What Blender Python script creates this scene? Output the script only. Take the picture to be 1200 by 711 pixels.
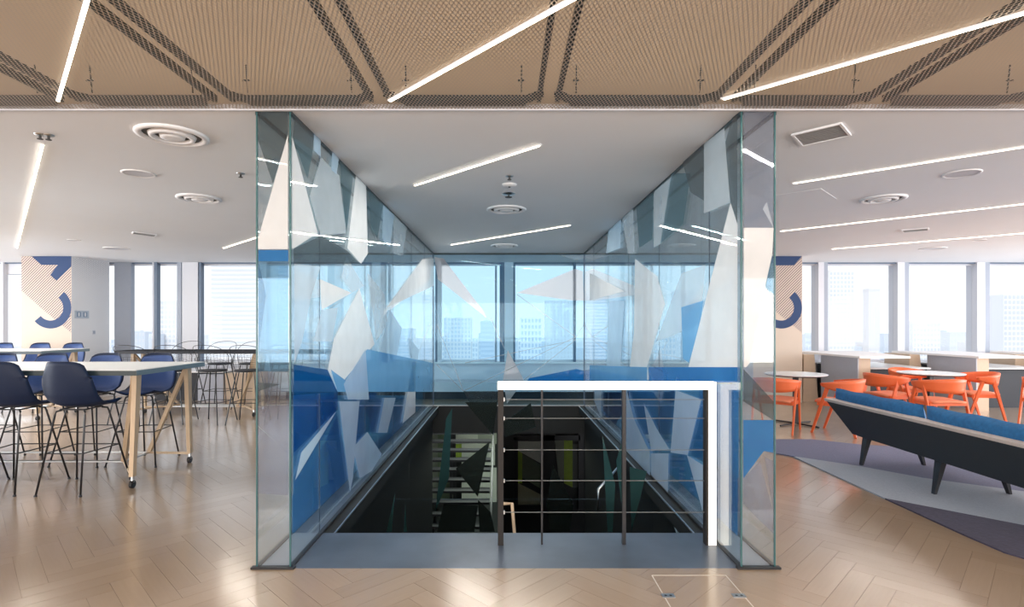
import bpy, bmesh, math, random
from mathutils import Vector, Matrix
random.seed(7)
PI = math.pi
sc = bpy.context.scene
col = sc.collection
for o in list(bpy.data.objects): bpy.data.objects.remove(o)

# ---------------------------------------------------------------- camera, sky, exposure
FPX, CX, CY, EYE = 640.0, 592.0, 380.0, 1.5
cam_d = bpy.data.cameras.new('camera'); cam = bpy.data.objects.new('camera', cam_d); col.objects.link(cam)
cam.location = (0, 0, EYE); cam.rotation_euler = (PI/2, 0, 0)
cam_d.sensor_width = 36; cam_d.lens = 36*FPX/1200; cam_d.shift_x = (600-CX)/1200; cam_d.shift_y = (CY-355.5)/1200
cam_d.clip_end = 6000; cam_d.clip_start = .02
sc.camera = cam
w = bpy.data.worlds.new('hazy_sky'); sc.world = w; w.use_nodes = True
bg = w.node_tree.nodes['Background']; bg.inputs[0].default_value = (0.93, 0.96, 1.0, 1); bg.inputs[1].default_value = 0.80
sc.view_settings.view_transform = 'Standard'; sc.view_settings.look = 'None'
sc.view_settings.gamma = 1; sc.view_settings.exposure = 0.66; sc.view_settings.use_curve_mapping = False
sc.cycles.use_denoising = True
sc.cycles.transparent_max_bounces = 32; sc.cycles.max_bounces = 9; sc.cycles.diffuse_bounces = 5
sc.cycles.sample_clamp_indirect = 6; sc.cycles.caustics_reflective = False; sc.cycles.caustics_refractive = False

sun_d = bpy.data.lights.new('hazy_sun', 'SUN'); sun_d.energy = .55; sun_d.angle = .3; sun_d.color = (1, .98, .95)
sun = bpy.data.objects.new('hazy_sun', sun_d); col.objects.link(sun); sun.rotation_euler = (math.radians(42), 0, math.radians(-12))
def area(name, loc, rot, sx, sy, power, colr):
    d = bpy.data.lights.new(name, 'AREA'); d.shape = 'RECTANGLE'; d.size = sx; d.size_y = sy; d.energy = power; d.color = colr
    o = bpy.data.objects.new(name, d); col.objects.link(o); o.location = loc; o.rotation_euler = rot
    return o
# area lights added to fill the hall, and the lamp of the storey below
area('window_daylight_behind_camera', (0, -4.7, 1.6), (math.radians(102), 0, 0), 22, 1.8, 620, (1, .95, .90))  # unseen fill light added behind the camera to brighten the ceiling
area('plenum_lamp', (0, 1.35, 2.9), (PI, 0, 0), 22, 5.8, 150, (1, .86, .70))  # uplight added above the mesh to brighten the slab
area('window_daylight_left', (-12.6, 4, 1.5), (0, -PI/2, 0), 2.2, 10, 430, (.90, .95, 1))  # unseen side fill added to brighten the left of the hall
area('window_daylight_right', (12.6, 4, 1.5), (0, PI/2, 0), 2.2, 10, 430, (.92, .95, 1))  # matching side fill added out of view on the right
area('lower_storey_lamp', (0.4, 13.4, -.55), (0, 0, 0), 4, 1.6, 140, (.9, 1, .85))

# ---------------------------------------------------------------- pixel to world (frame 1200 x 711)
CEIL = 2.81
def at(x, y, Y): return Vector(((x-CX)*Y/FPX, Y, EYE-(y-CY)*Y/FPX))
def onfloor(x, y):
    Y = EYE*FPX/(y-CY); return Vector(((x-CX)*Y/FPX, Y, 0))
def onceil(x, y):
    Y = (CEIL-EYE)*FPX/(CY-y); return Vector(((x-CX)*Y/FPX, Y, CEIL))
def onside(X, x, y):
    Y = X*FPX/(x-CX); return Vector((X, Y, EYE-(y-CY)*Y/FPX))

# ---------------------------------------------------------------- materials
MATS = {}
def nmat(name):
    m = bpy.data.materials.new(name); m.use_nodes = True; MATS[name] = m
    return m, m.node_tree.nodes, m.node_tree.links
def pmat(name, c, rough=.5, metal=0, noise=0, nscale=20, bump=0, spec=.5, emit=None, es=0, coat=0, stretch=None):
    m, N, L = nmat(name); b = N['Principled BSDF']
    b.inputs['Base Color'].default_value = (*c, 1); b.inputs['Roughness'].default_value = rough
    b.inputs['Metallic'].default_value = metal; b.inputs['Specular IOR Level'].default_value = spec
    b.inputs['Coat Weight'].default_value = coat
    if emit: b.inputs['Emission Color'].default_value = (*emit, 1); b.inputs['Emission Strength'].default_value = es
    tc = N.new('ShaderNodeTexCoord'); nz = N.new('ShaderNodeTexNoise'); nz.inputs['Scale'].default_value = nscale; nz.inputs['Detail'].default_value = 4
    src = tc.outputs['Object']
    if stretch:
        mp = N.new('ShaderNodeMapping'); mp.inputs['Scale'].default_value = stretch; L.new(src, mp.inputs[0]); src = mp.outputs[0]
    L.new(src, nz.inputs['Vector'])
    mr = N.new('ShaderNodeMapRange'); mr.inputs['To Min'].default_value = 1-noise; mr.inputs['To Max'].default_value = 1+noise
    L.new(nz.outputs['Fac'], mr.inputs['Value'])
    mx = N.new('ShaderNodeVectorMath'); mx.operation = 'SCALE'; mx.inputs[0].default_value = c
    L.new(mr.outputs[0], mx.inputs['Scale']); L.new(mx.outputs[0], b.inputs['Base Color'])
    if bump:
        bp = N.new('ShaderNodeBump'); bp.inputs['Strength'].default_value = bump; bp.inputs['Distance'].default_value = .01
        L.new(nz.outputs['Fac'], bp.inputs['Height']); L.new(bp.outputs[0], b.inputs['Normal'])
    return m
def paneMat(name, tint, f0, rough=0.0, power=5.0, top=.96, rc=(1, 1, 1)):
    m, N, L = nmat(name); N.remove(N['Principled BSDF']); out = N['Material Output']
    t = N.new('ShaderNodeBsdfTransparent'); t.inputs[0].default_value = (*tint, 1)
    g = N.new('ShaderNodeBsdfGlossy'); g.inputs['Roughness'].default_value = rough; g.inputs['Color'].default_value = (*rc, 1)
    lw = N.new('ShaderNodeLayerWeight'); lw.inputs[0].default_value = .5
    p = N.new('ShaderNodeMath'); p.operation = 'POWER'; p.inputs[1].default_value = power; L.new(lw.outputs['Facing'], p.inputs[0])
    a = N.new('ShaderNodeMath'); a.operation = 'MULTIPLY_ADD'; a.inputs[1].default_value = top-f0; a.inputs[2].default_value = f0
    L.new(p.outputs[0], a.inputs[0])
    mx = N.new('ShaderNodeMixShader'); L.new(a.outputs[0], mx.inputs[0]); L.new(t.outputs[0], mx.inputs[1]); L.new(g.outputs[0], mx.inputs[2])
    L.new(mx.outputs[0], out.inputs[0]); return m
def filmMat(name, tint, body, opacity, share=.5, frost=False):
    """printed film on glass: a share of the light passes tinted, the rest meets a white or blue print"""
    m, N, L = nmat(name); N.remove(N['Principled BSDF']); out = N['Material Output']
    t = N.new('ShaderNodeBsdfTransparent'); t.inputs[0].default_value = (*tint, 1)
    if frost:
        t = N.new('ShaderNodeBsdfRefraction'); t.inputs['Roughness'].default_value = .42; t.inputs['IOR'].default_value = 1.04; t.inputs['Color'].default_value = (*tint, 1)
    d = N.new('ShaderNodeBsdfDiffuse'); d.inputs[0].default_value = (*body, 1)
    tl = N.new('ShaderNodeBsdfTranslucent'); tl.inputs[0].default_value = (*body, 1)
    m1 = N.new('ShaderNodeMixShader'); m1.inputs[0].default_value = share; L.new(d.outputs[0], m1.inputs[1]); L.new(tl.outputs[0], m1.inputs[2])
    m2 = N.new('ShaderNodeMixShader'); m2.inputs[0].default_value = opacity
    L.new(t.outputs[0], m2.inputs[1]); L.new(m1.outputs[0], m2.inputs[2])
    tc = N.new('ShaderNodeTexCoord'); nz = N.new('ShaderNodeTexNoise'); nz.inputs['Scale'].default_value = 3; nz.inputs['Detail'].default_value = 6
    L.new(tc.outputs['Object'], nz.inputs['Vector'])
    mr = N.new('ShaderNodeMapRange'); mr.inputs['To Min'].default_value = opacity*.8; mr.inputs['To Max'].default_value = min(1, opacity*1.2)
    L.new(nz.outputs['Fac'], mr.inputs['Value']); L.new(mr.outputs[0], m2.inputs[0])
    g = N.new('ShaderNodeBsdfGlossy'); g.inputs['Roughness'].default_value = .03
    lw = N.new('ShaderNodeLayerWeight'); lw.inputs[0].default_value = .5
    p = N.new('ShaderNodeMath'); p.operation = 'POWER'; p.inputs[1].default_value = 3.6; L.new(lw.outputs['Facing'], p.inputs[0])
    a = N.new('ShaderNodeMath'); a.operation = 'MULTIPLY_ADD'; a.inputs[1].default_value = .5; a.inputs[2].default_value = .03
    L.new(p.outputs[0], a.inputs[0]); m3 = N.new('ShaderNodeMixShader'); L.new(a.outputs[0], m3.inputs[0])
    L.new(m2.outputs[0], m3.inputs[1]); L.new(g.outputs[0], m3.inputs[2]); L.new(m3.outputs[0], out.inputs[0]); return m

WHITE = pmat('white_paint', (.90, .89, .90), .6, noise=.015, nscale=3)
CEILM = pmat('ceiling_paint', (.89, .905, .93), .75, noise=.02, nscale=1.5)
LAV = pmat('lavender_white_panel', (.68, .69, .74), .5, noise=.02)
GREYP = pmat('blue_grey_panel', (.36, .40, .48), .5, noise=.04)
DKMULL = pmat('slate_mullion', (.12, .17, .25), .4, noise=.05)
BLACK = pmat('black_steel', (.015, .015, .018), .4, noise=.1)
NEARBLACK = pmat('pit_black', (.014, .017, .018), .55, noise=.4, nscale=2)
WIREM = pmat('dull_wire', (.14, .15, .15), .5)
BROWNPOST = pmat('dark_brown_steel', (.012, .009, .008), .6, noise=.1)
STEEL = pmat('brushed_steel', (.55, .56, .56), .3, metal=1, noise=.05)
PLATE = pmat('slate_blue_floor_plate', (.105, .135, .185), .3, metal=.2, noise=.55, nscale=2.2, bump=.02)  # broad colour mottle stands in for cloudy reflections on the plate
LEDM = pmat('led_warm', (1, .93, .82), .5, emit=(1, .87, .68), es=5)
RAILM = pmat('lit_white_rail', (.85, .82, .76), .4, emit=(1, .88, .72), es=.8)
OAKLEG = pmat('pale_oak', (.62, .47, .32), .45, noise=.12, nscale=8, stretch=(8, 8, 1))
TABLETOP = pmat('pale_laminate', (.82, .84, .85), .45, noise=.03)
DKEDGE = pmat('dark_table_edge', (.02, .035, .04), .4, noise=.1)
TEALEDGE = pmat('slate_table_end', (.17, .24, .28), .4, noise=.05)
NAVY = pmat('navy_shell', (.008, .018, .052), .5, spec=.3, noise=.08, nscale=60, bump=.03)
BLUEPAD = pmat('blue_seat_pad', (.028, .075, .25), .5, noise=.12, nscale=60, bump=.05)
ORANGE = pmat('orange_lacquer', (.83, .155, .045), .42, noise=.06, nscale=9)
TERRA = pmat('orange_seat', (.80, .24, .12), .6, noise=.06, nscale=40)
ROUNDTOP = pmat('white_round_top', (.72, .73, .75), .25, noise=.02)
SOFASHELL = pmat('charcoal_sofa_shell', (.018, .026, .035), .55, noise=.12, nscale=50, bump=.05)
SOFATRIM = pmat('taupe_sofa_trim', (.58, .50, .46), .6, noise=.08, nscale=40)
CUSH = pmat('blue_velour', (.02, .14, .34), .75, noise=.4, nscale=28, bump=.3)
RUG1 = pmat('rug_mauve', (.16, .165, .25), .95, noise=.2, nscale=60, bump=.4)
RUG2 = pmat('rug_pale_grey', (.34, .37, .43), .95, noise=.15, nscale=60, bump=.4)
RUG3 = pmat('rug_dark_plum', (.06, .055, .09), .95, noise=.35, nscale=40, bump=.4)
TAN = pmat('tan_column', (.66, .545, .45), .6, noise=.03, nscale=3)
PRINTNAVY = pmat('navy_print', (.004, .035, .13), .6, noise=.04)
PRINTDK = pmat('plum_stripe_print', (.17, .12, .16), .6, noise=.04)
PRINTPALE = pmat('pale_dot_print', (.45, .46, .52), .6, noise=.04)
SIGNB = pmat('blue_grey_sign', (.25, .33, .45), .5, noise=.03)
BOOTHGREY = pmat('booth_grey', (.46, .48, .55), .7, noise=.06)
BOOTHTAN = pmat('booth_tan', (.60, .46, .34), .6, noise=.06)
BOOTHDK = pmat('booth_dark', (.02, .022, .03), .6, noise=.1)
VENTM = pmat('vent_grey', (.36, .35, .34), .5, noise=.05)
VENTDK = pmat('vent_shadow_gap', (.05, .05, .05), .6, noise=.05)  # flat dark grey for recesses, backings and small fittings
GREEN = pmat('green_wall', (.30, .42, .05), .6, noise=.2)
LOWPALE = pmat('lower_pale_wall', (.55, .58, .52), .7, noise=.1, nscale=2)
WOODTRIM = pmat('floor_inlay', (.66, .60, .52), .4, noise=.04)
SLABTOP = pmat('ceiling_slab_tan', (.50, .41, .32), .8, noise=.06, nscale=2)
CHANNEL = pmat('slate_ceiling_channel', (.03, .05, .06), .5, noise=.1)
GLASSC = paneMat('clear_glazing', (.97, .98, .99), .004, top=.5)
GLASSS = paneMat('side_glass', (.90, .955, .975), .055, power=4.2, top=.9)
GLASSR = paneMat('return_glass', (.93, .95, .96), .07, power=4)
GLASSB = paneMat('blue_back_glass', (.96, .985, .995), .01, top=.6)
F_WHITE = filmMat('film_white', (.95, .98, 1), (1, 1, 1), .76)
F_BACK = filmMat('film_backlit_white', (1, 1, 1), (1, 1, 1), .22, .8, True)
F_BTINT = paneMat('film_back_blue', (.57, .81, .93), .01, top=.2)
F_PALE = filmMat('film_pale_blue', (.72, .88, .98), (.80, .91, .99), .55)
F_SHEER = filmMat('film_sheer_white', (.92, .97, 1), (.90, .93, .95), .32)
F_SKY = filmMat('film_sky_blue', (.50, .80, .96), (.34, .64, .90), .45)
F_MID = filmMat('film_mid_blue', (.22, .60, .90), (.07, .38, .74), .42)
F_DEEP = filmMat('film_deep_blue', (.08, .36, .62), (.015, .20, .48), .4)
F_VEIL = filmMat('film_veil', (.86, .88, .93), (.6, .6, .68), .10)
F_TEAL = filmMat('film_teal', (.68, .78, .82), (.20, .36, .40), .14)
F_GREY = filmMat('film_smoke', (.66, .72, .74), (.28, .30, .31), .14)
F_TINT = filmMat('film_clear_blue', (.60, .76, .85), (.3, .5, .65), .10)
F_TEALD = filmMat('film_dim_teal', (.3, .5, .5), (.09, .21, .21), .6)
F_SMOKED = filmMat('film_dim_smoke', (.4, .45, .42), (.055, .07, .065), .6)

def woodMat():
    m, N, L = nmat('oak_plank'); b = N['Principled BSDF']
    at_ = N.new('ShaderNodeAttribute'); at_.attribute_name = 'tone'
    tc = N.new('ShaderNodeTexCoord')
    at2 = N.new('ShaderNodeAttribute'); at2.attribute_name = 'grain'
    mp = N.new('ShaderNodeMapping'); mp.inputs['Scale'].default_value = (3, 45, 1); L.new(at2.outputs['Vector'], mp.inputs[0])
    nz = N.new('ShaderNodeTexNoise'); nz.inputs['Scale'].default_value = 1.6; nz.inputs['Detail'].default_value = 5; L.new(mp.outputs[0], nz.inputs['Vector'])
    cr = N.new('ShaderNodeValToRGB'); cr.color_ramp.elements[0].color = (.32, .225, .145, 1); cr.color_ramp.elements[1].color = (.44, .325, .225, 1)
    ad = N.new('ShaderNodeMath'); ad.operation = 'MULTIPLY_ADD'; ad.inputs[1].default_value = .45; L.new(nz.outputs['Fac'], ad.inputs[0])
    m2 = N.new('ShaderNodeMath'); m2.operation = 'MULTIPLY'; m2.inputs[1].default_value = .38; L.new(at_.outputs['Fac'], m2.inputs[0]); L.new(m2.outputs[0], ad.inputs[2])
    L.new(ad.outputs[0], cr.inputs[0]); L.new(cr.outputs[0], b.inputs['Base Color'])
    b.inputs['Roughness'].default_value = .3; b.inputs['Specular IOR Level'].default_value = .6; b.inputs['Coat Weight'].default_value = .7; b.inputs['Coat Roughness'].default_value = .17; b.inputs['Coat IOR'].default_value = 1.6; b.inputs['Coat Weight'].default_value = 1.0
    return m
OAK = woodMat()

def meshceilMat():
    """perforated sheet: diamond holes, tan metal webs"""
    m, N, L = nmat('perforated_tan_metal'); b = N['Principled BSDF']; out = N['Material Output']
    b.inputs['Base Color'].default_value = (.44, .37, .30, 1); b.inputs['Roughness'].default_value = .45; b.inputs['Metallic'].default_value = .2
    tc = N.new('ShaderNodeTexCoord'); sp = N.new('ShaderNodeSeparateXYZ'); L.new(tc.outputs['Object'], sp.inputs[0])
    def mth(op, a, b_=None):
        n = N.new('ShaderNodeMath'); n.operation = op
        for i, v in enumerate((a, b_)):
            if v is None: continue
            if isinstance(v, (int, float)): n.inputs[i].default_value = v
            else: L.new(v, n.inputs[i])
        return n.outputs[0]
    p = .021
    u = mth('MULTIPLY', sp.outputs[0], 2*PI/p); v = mth('MULTIPLY', sp.outputs[1], 2*PI/(p*2.1))
    s = mth('ADD', mth('COSINE', u), mth('COSINE', v))
    hole = mth('GREATER_THAN', mth('ABSOLUTE', s), .62)
    t = N.new('ShaderNodeBsdfTransparent'); mx = N.new('ShaderNodeMixShader')
    L.new(hole, mx.inputs[0]); L.new(b.outputs[0], mx.inputs[1]); L.new(t.outputs[0], mx.inputs[2]); L.new(mx.outputs[0], out.inputs[0])
    return m
MESHC = meshceilMat()

# ---------------------------------------------------------------- mesh helpers
class MB:
    def __init__(s): s.v = []; s.f = []
    def poly(s, pts):
        n = len(s.v); s.v += [tuple(p) for p in pts]; s.f.append(tuple(range(n, n+len(pts)))); return s
    def box(s, x0, x1, y0, y1, z0, z1):
        n = len(s.v)
        s.v += [(x, y, z) for z in (z0, z1) for y in (y0, y1) for x in (x0, x1)]
        s.f += [tuple(n+i for i in q) for q in ((0, 2, 3, 1), (4, 5, 7, 6), (0, 1, 5, 4), (2, 6, 7, 3), (0, 4, 6, 2), (1, 3, 7, 5))]
        return s
    def hexa(s, p):      # 8 corners in box order
        n = len(s.v); s.v += [tuple(q) for q in p]
        s.f += [tuple(n+i for i in q) for q in ((0, 2, 3, 1), (4, 5, 7, 6), (0, 1, 5, 4), (2, 6, 7, 3), (0, 4, 6, 2), (1, 3, 7, 5))]
        return s
    def prism(s, pts, off):   # polygon extruded by a vector
        off = Vector(off); n = len(s.v); k = len(pts)
        s.v += [tuple(Vector(p)) for p in pts] + [tuple(Vector(p)+off) for p in pts]
        s.f.append(tuple(range(n+k-1, n-1, -1))); s.f.append(tuple(range(n+k, n+2*k)))
        for i in range(k): j = (i+1) % k; s.f.append((n+i, n+j, n+k+j, n+k+i))
        return s
    def tube(s, pts, r, k=6, closed=False, r2=None):
        pts = [Vector(p) for p in pts]; m = len(pts); rings = []
        for i, p in enumerate(pts):
            if closed: d = pts[(i+1) % m]-pts[i-1]
            else: d = pts[min(i+1, m-1)]-pts[max(i-1, 0)]
            d.normalize(); up = Vector((0, 0, 1)) if abs(d.z) < .95 else Vector((0, 1, 0))
            a = d.cross(up).normalized(); b = d.cross(a)
            rr = r if r2 is None else r+(r2-r)*i/(m-1)
            n = len(s.v)
            s.v += [tuple(p+a*rr*math.cos(2*PI*q/k+PI/k)+b*rr*math.sin(2*PI*q/k+PI/k)) for q in range(k)]
            rings.append(n)
        for i in range(m if closed else m-1):
            A, B = rings[i], rings[(i+1) % m]
            for q in range(k): s.f.append((A+q, A+(q+1) % k, B+(q+1) % k, B+q))
        if not closed:
            s.f.append(tuple(rings[0]+q for q in range(k))[::-1]); s.f.append(tuple(rings[-1]+q for q in range(k)))
        return s
    def bar(s, a, b, wx, wy=None, wx2=None, wy2=None):      # rectangular bar from a to b with widths along x and y (or z)
        a = Vector(a); b = Vector(b); wy = wy or wx; wx2 = wx2 or wx; wy2 = wy2 or wy
        d = (b-a).normalized()
        if abs(d.z) > .5: ex, ey = Vector((1, 0, 0)), Vector((0, 1, 0))
        elif abs(d.x) > abs(d.y): ex, ey = Vector((0, 1, 0)), Vector((0, 0, 1))
        else: ex, ey = Vector((1, 0, 0)), Vector((0, 0, 1))
        q = []
        for p, u, v in ((a, wx, wy), (b, wx2, wy2)):
            for j in (-1, 1):
                for i in (-1, 1): q.append(p+ex*u*i/2+ey*v*j/2)
        return s.hexa(q)
    def lathe(s, prof, k=24, c=(0, 0, 0)):
        n = len(s.v); m = len(prof)
        for i in range(k):
            a = 2*PI*i/k
            s.v += [(c[0]+r*math.cos(a), c[1]+r*math.sin(a), c[2]+z) for r, z in prof]
        for i in range(k):
            j = (i+1) % k
            for q in range(m-1): s.f.append((n+i*m+q, n+j*m+q, n+j*m+q+1, n+i*m+q+1))
        return s
    def grid(s, fn, nu, nv):
        n = len(s.v)
        for j in range(nv+1):
            for i in range(nu+1): s.v.append(tuple(fn(i/nu, j/nv)))
        for j in range(nv):
            for i in range(nu):
                a = n+j*(nu+1)+i; s.f.append((a, a+1, a+nu+2, a+nu+1))
        return s
    def mesh(s, name, mats):
        me = bpy.data.meshes.new(name); me.from_pydata(s.v, [], s.f); me.validate(); me.update()
        for m_ in (mats if isinstance(mats, (list, tuple)) else [mats]): me.materials.append(m_)
        bm = bmesh.new(); bm.from_mesh(me); bmesh.ops.recalc_face_normals(bm, faces=bm.faces); bm.to_mesh(me); bm.free()
        return me
    def build(s, name, m, parent=None, smooth=False, bevel=0, solid=0, **tags):
        me = s.mesh(name, m)
        o = bpy.data.objects.new(name, me); col.objects.link(o)
        if parent: o.parent = parent
        if smooth: me.shade_smooth()
        if solid: md = o.modifiers.new('thickness', 'SOLIDIFY'); md.thickness = solid; md.offset = 0
        if bevel: md = o.modifiers.new('bevel', 'BEVEL'); md.width = bevel; md.segments = 2; md.limit_method = 'ANGLE'
        for k_, v_ in tags.items(): o[k_] = v_
        return o
def tag(o, label=None, category=None, group=None, kind=None):
    for k_, v_ in (('label', label), ('category', category), ('group', group), ('kind', kind)):
        if v_: o[k_] = v_
    return o
def thing(name, label, cat, loc=(0, 0, 0), rz=0, group=None):
    o = bpy.data.objects.new(name, None); col.objects.link(o); o.empty_display_size = .1
    o.location = loc; o.rotation_euler = (0, 0, rz); return tag(o, label, cat, group)
def clone(root, loc=None, rz=None, label=None, group=None):
    r = root.copy(); col.objects.link(r)
    if loc is not None: r.location = loc
    if rz is not None: r.rotation_euler = (0, 0, rz)
    if label: r['label'] = label
    if group: r['group'] = group
    for ch in list(root.children):
        c = ch.copy(); col.objects.link(c); c.parent = r
        for g in list(ch.children):
            d = g.copy(); col.objects.link(d); d.parent = c
    return r
def struct(name, mb, m, parent=None, **k): return mb.build(name, m, parent, kind='structure', **k)

# ---------------------------------------------------------------- dimensions of the hall
XL, XR, YB, YW = -12.9, 12.9, -5.0, 11.5       # side walls, wall behind the camera, window wall
GY0, GY1 = 3.36, 10.04                         # glass enclosure front and back
LI, LO, RI, RO = -1.323, -1.528, 1.454, 1.659  # its inner and outer panes
WY = 3.93                                      # front edge of the stair well

# ---------------------------------------------------------------- floor: slab + herringbone planks
fl = MB()
fl.box(XL, LO, YB, YW+.4, -.35, -.004); fl.box(RO, XR, YB, YW+.4, -.35, -.004); fl.box(LO, RO, YB, GY0, -.35, -.004)
fl.box(LO, RO, GY1+.1, YW+.4, -.35, -.004)
floor = struct('floor', fl, pmat('oak_subfloor', (.36, .24, .15), .35, noise=.1, nscale=2, spec=.5))

def clip(poly, axis, val, keep_less):
    out = []
    for i in range(len(poly)):
        a, b = poly[i], poly[(i+1) % len(poly)]
        ia = (a[axis] <= val) == keep_less or a[axis] == val; ib = (b[axis] <= val) == keep_less or b[axis] == val
        if ia: out.append(a)
        if ia != ib:
            t = (val-a[axis])/(b[axis]-a[axis]); out.append((a[0]+(b[0]-a[0])*t, a[1]+(b[1]-a[1])*t))
    return out
REG = [(-11.5, LO, GY0, YW), (RO, 11.5, GY0, YW), (-11.5, 11.5, 2.3, GY0), (LO, RO, GY1+.1, YW)]
PW, PN, GAP = .125, 5, .0007
planks = []
c45 = math.cos(PI/4)
def rot(x, y): return ((x-y)*c45, (x+y)*c45+6)
R_ = 14
for a in range(-170, 171):
    for b in range(-26, 27):
        for vert in (0, 1):
            ox, oy = (a+b*2*PN)*PW, a*PW
            if vert: x0, x1, y0, y1 = ox+PN*PW, ox+(PN+1)*PW, oy-(PN-1)*PW, oy+PW
            else: x0, x1, y0, y1 = ox, ox+PN*PW, oy, oy+PW
            cx_, cy_ = rot((x0+x1)/2, (y0+y1)/2)
            if not (-12 < cx_ < 12 and 1.9 < cy_ < 12): continue
            q = [rot(x, y) for x, y in ((x0+GAP, y0+GAP), (x1-GAP, y0+GAP), (x1-GAP, y1-GAP), (x0+GAP, y1-GAP))]
            pieces = []
            for (rx0, rx1, ry0, ry1) in REG:
                p = clip(q, 0, rx0, False)
                for ax, vv, kl in ((0, rx1, True), (1, ry0, False), (1, ry1, True)):
                    if p: p = clip(p, ax, vv, kl)
                if len(p) >= 3:
                    ar = abs(sum(p[i][0]*p[(i+1) % len(p)][1]-p[(i+1) % len(p)][0]*p[i][1] for i in range(len(p))))/2
                    if ar > 1e-5: pieces.append(p)
            if pieces: planks.append((cx_, cy_, vert, pieces, random.random()))
def vis(p):   # in the photograph's frame?
    x, y = p[0], max(p[1], .3); u = CX+FPX*x/y; v = CY+FPX*EYE/y
    return -40 < u < 1240 and v < 740
planks.sort(key=lambda p: (not vis(p), p[1]+.0*abs(p[0])))
def plank_mesh(name, items):
    vs, fs, tone, gr = [], [], [], []
    for (cx_, cy_, vert, pieces, t) in items:
        for p in pieces:
            n = len(vs); k = len(p)
            vs += [(x, y, 0) for x, y in p] + [(x, y, -.0035) for x, y in p]
            fs.append(tuple(range(n, n+k)))
            for i in range(k): j = (i+1) % k; fs.append((n+i, n+k+i, n+k+j, n+j))
            for x, y in p+p:
                u, v = (x*c45+(y-6)*c45, -x*c45+(y-6)*c45)
                gr.append((v, u, t*7) if vert else (u, v, t*7))
            tone += [t]*(2*k)
    me = bpy.data.meshes.new(name); me.from_pydata(vs, [], fs); me.materials.append(OAK)
    a1 = me.attributes.new('tone', 'FLOAT', 'POINT'); a1.data.foreach_set('value', tone)
    a2 = me.attributes.new('grain', 'FLOAT_VECTOR', 'POINT'); a2.data.foreach_set('vector', [c for g in gr for c in g])
    o = bpy.data.objects.new(name, me); col.objects.link(o); o.parent = floor; return o
for it in planks[:300]: plank_mesh('plank', [it])
plank_mesh('planks', planks[300:])['kind'] = 'stuff'

# ---------------------------------------------------------------- shell of the room
struct('ceiling', MB().box(XL, XR, GY0, YW+.4, CEIL, CEIL+.02), CEILM)
struct('ceiling_slab', MB().box(XL, XR, YB, 4.6, CEIL+.42, CEIL+.54), SLABTOP)
struct('trim_1', MB().box(XL, XR, 4.58, 4.6, CEIL+.02, CEIL+.42), SLABTOP)
for s, nm in ((XL, 'wall_left'), (XR, 'wall_right')):
    struct(nm, MB().box(s-.1, s+.1, YB, YW+.4, -.35, .5).box(s-.1, s+.1, YB, YW+.4, 2.75, CEIL+.54), WHITE)
struct('wall_back', MB().box(XL, XR, YB-.1, YB+.1, -.35, .9).box(XL, XR, YB-.1, YB+.1, 2.5, CEIL+.54).box(-3, 3, YB-.1, YB+.1, .9, 2.5), WHITE)
# window wall
SILL = .68
struct('wall_front', MB().box(XL, XR, YW, YW+.3, -.004, SILL).box(XL, XR, YW+.2, YW+.4, CEIL-.03, CEIL+.3).box(XL, -9.3, YW+.1, YW+.3, 2.57, CEIL), LAV)
struct('trim_2', MB().box(XL, XR, YW-.1, YW+.32, SILL, SILL+.03), WHITE)
struct('trim_3', MB().box(XL, XR, YW+.05, YW+.1, CEIL-.025, CEIL), DKMULL)
def X_(px, Y=YW): return (px-CX)*Y/FPX
piers = []   # (x0, x1, material, depth)
for a, b, m, dp in ((133.6, 152.9, GREYP, .1), (178, 180, LAV, .1), (180, 183.5, DKMULL, .06), (207, 212, GREYP, .06), (213, 231.5, LAV, .12), (233, 235.3, DKMULL, .05),
                    (300, 312, LAV, .2), (384, 392, GREYP, .1), (392, 400, LAV, .1), (451, 462, GREYP, .1),
                    (510, 512.5, DKMULL, .1), (512.5, 517, LAV, .1), (580, 582.3, GREYP, .1), (585.5, 591.2, DKMULL, .1), (591.2, 601.5, LAV, .1), (601.6, 603.8, DKMULL, .05),
                    (672.3, 675, DKMULL, .1), (728, 732, DKMULL, .1), (732, 742, LAV, .1), (800, 803, GREYP, .1), (838, 850, LAV, .1),
                    (959.6, 966, LAV, .28), (966, 970.5, GREYP, .1), (1052.5, 1060.8, LAV, .28), (1060.8, 1065.8, GREYP, .1), (1145.7, 1155, LAV, .28), (1155, 1160.4, GREYP, .1),
                    (1239, 1248, LAV, .28), (1248, 1253, GREYP, .1), (0, 3, LAV, .1)):
    piers.append((X_(a), X_(b), m, dp))
piers.sort()
k = 4
for x0, x1, m, dp in piers:
    struct('trim_%d' % k, MB().box(x0, x1, YW+.01, YW+.01+max(dp, .12), SILL+.03, CEIL), m); k += 1
edges = [(XL, XL)]+[(p[0], p[1]) for p in piers]+[(XR, XR)]
wn = 1
for (a0, a1), (b0, b1) in zip(edges[:-1], edges[1:]):
    if b0-a1 < .25: continue
    wroot = struct('window_%d' % wn, MB().box(a1, b0, YW+.13, YW+.17, SILL+.03, SILL+.07).box(a1, b0, YW+.13, YW+.17, CEIL-.06, CEIL-.03), LAV); wn += 1
    MB().box(a1, b0, YW+.147, YW+.153, SILL+.07, CEIL-.06).build('pane', GLASSC, wroot)
# blue-grey built-in bench under the middle windows
bb = thing('window_bench', 'low built-in window bench beyond the back glass of the stair well', 'bench', (0, 0, 0))
MB().box(-4.4, 2.9, 10.97, YW-.01, 0, .155).build('body', BOOTHDK, bb); MB().box(-4.45, 2.95, 10.9, YW-.01, .155, .34).build('seat', LAV, bb)

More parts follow.
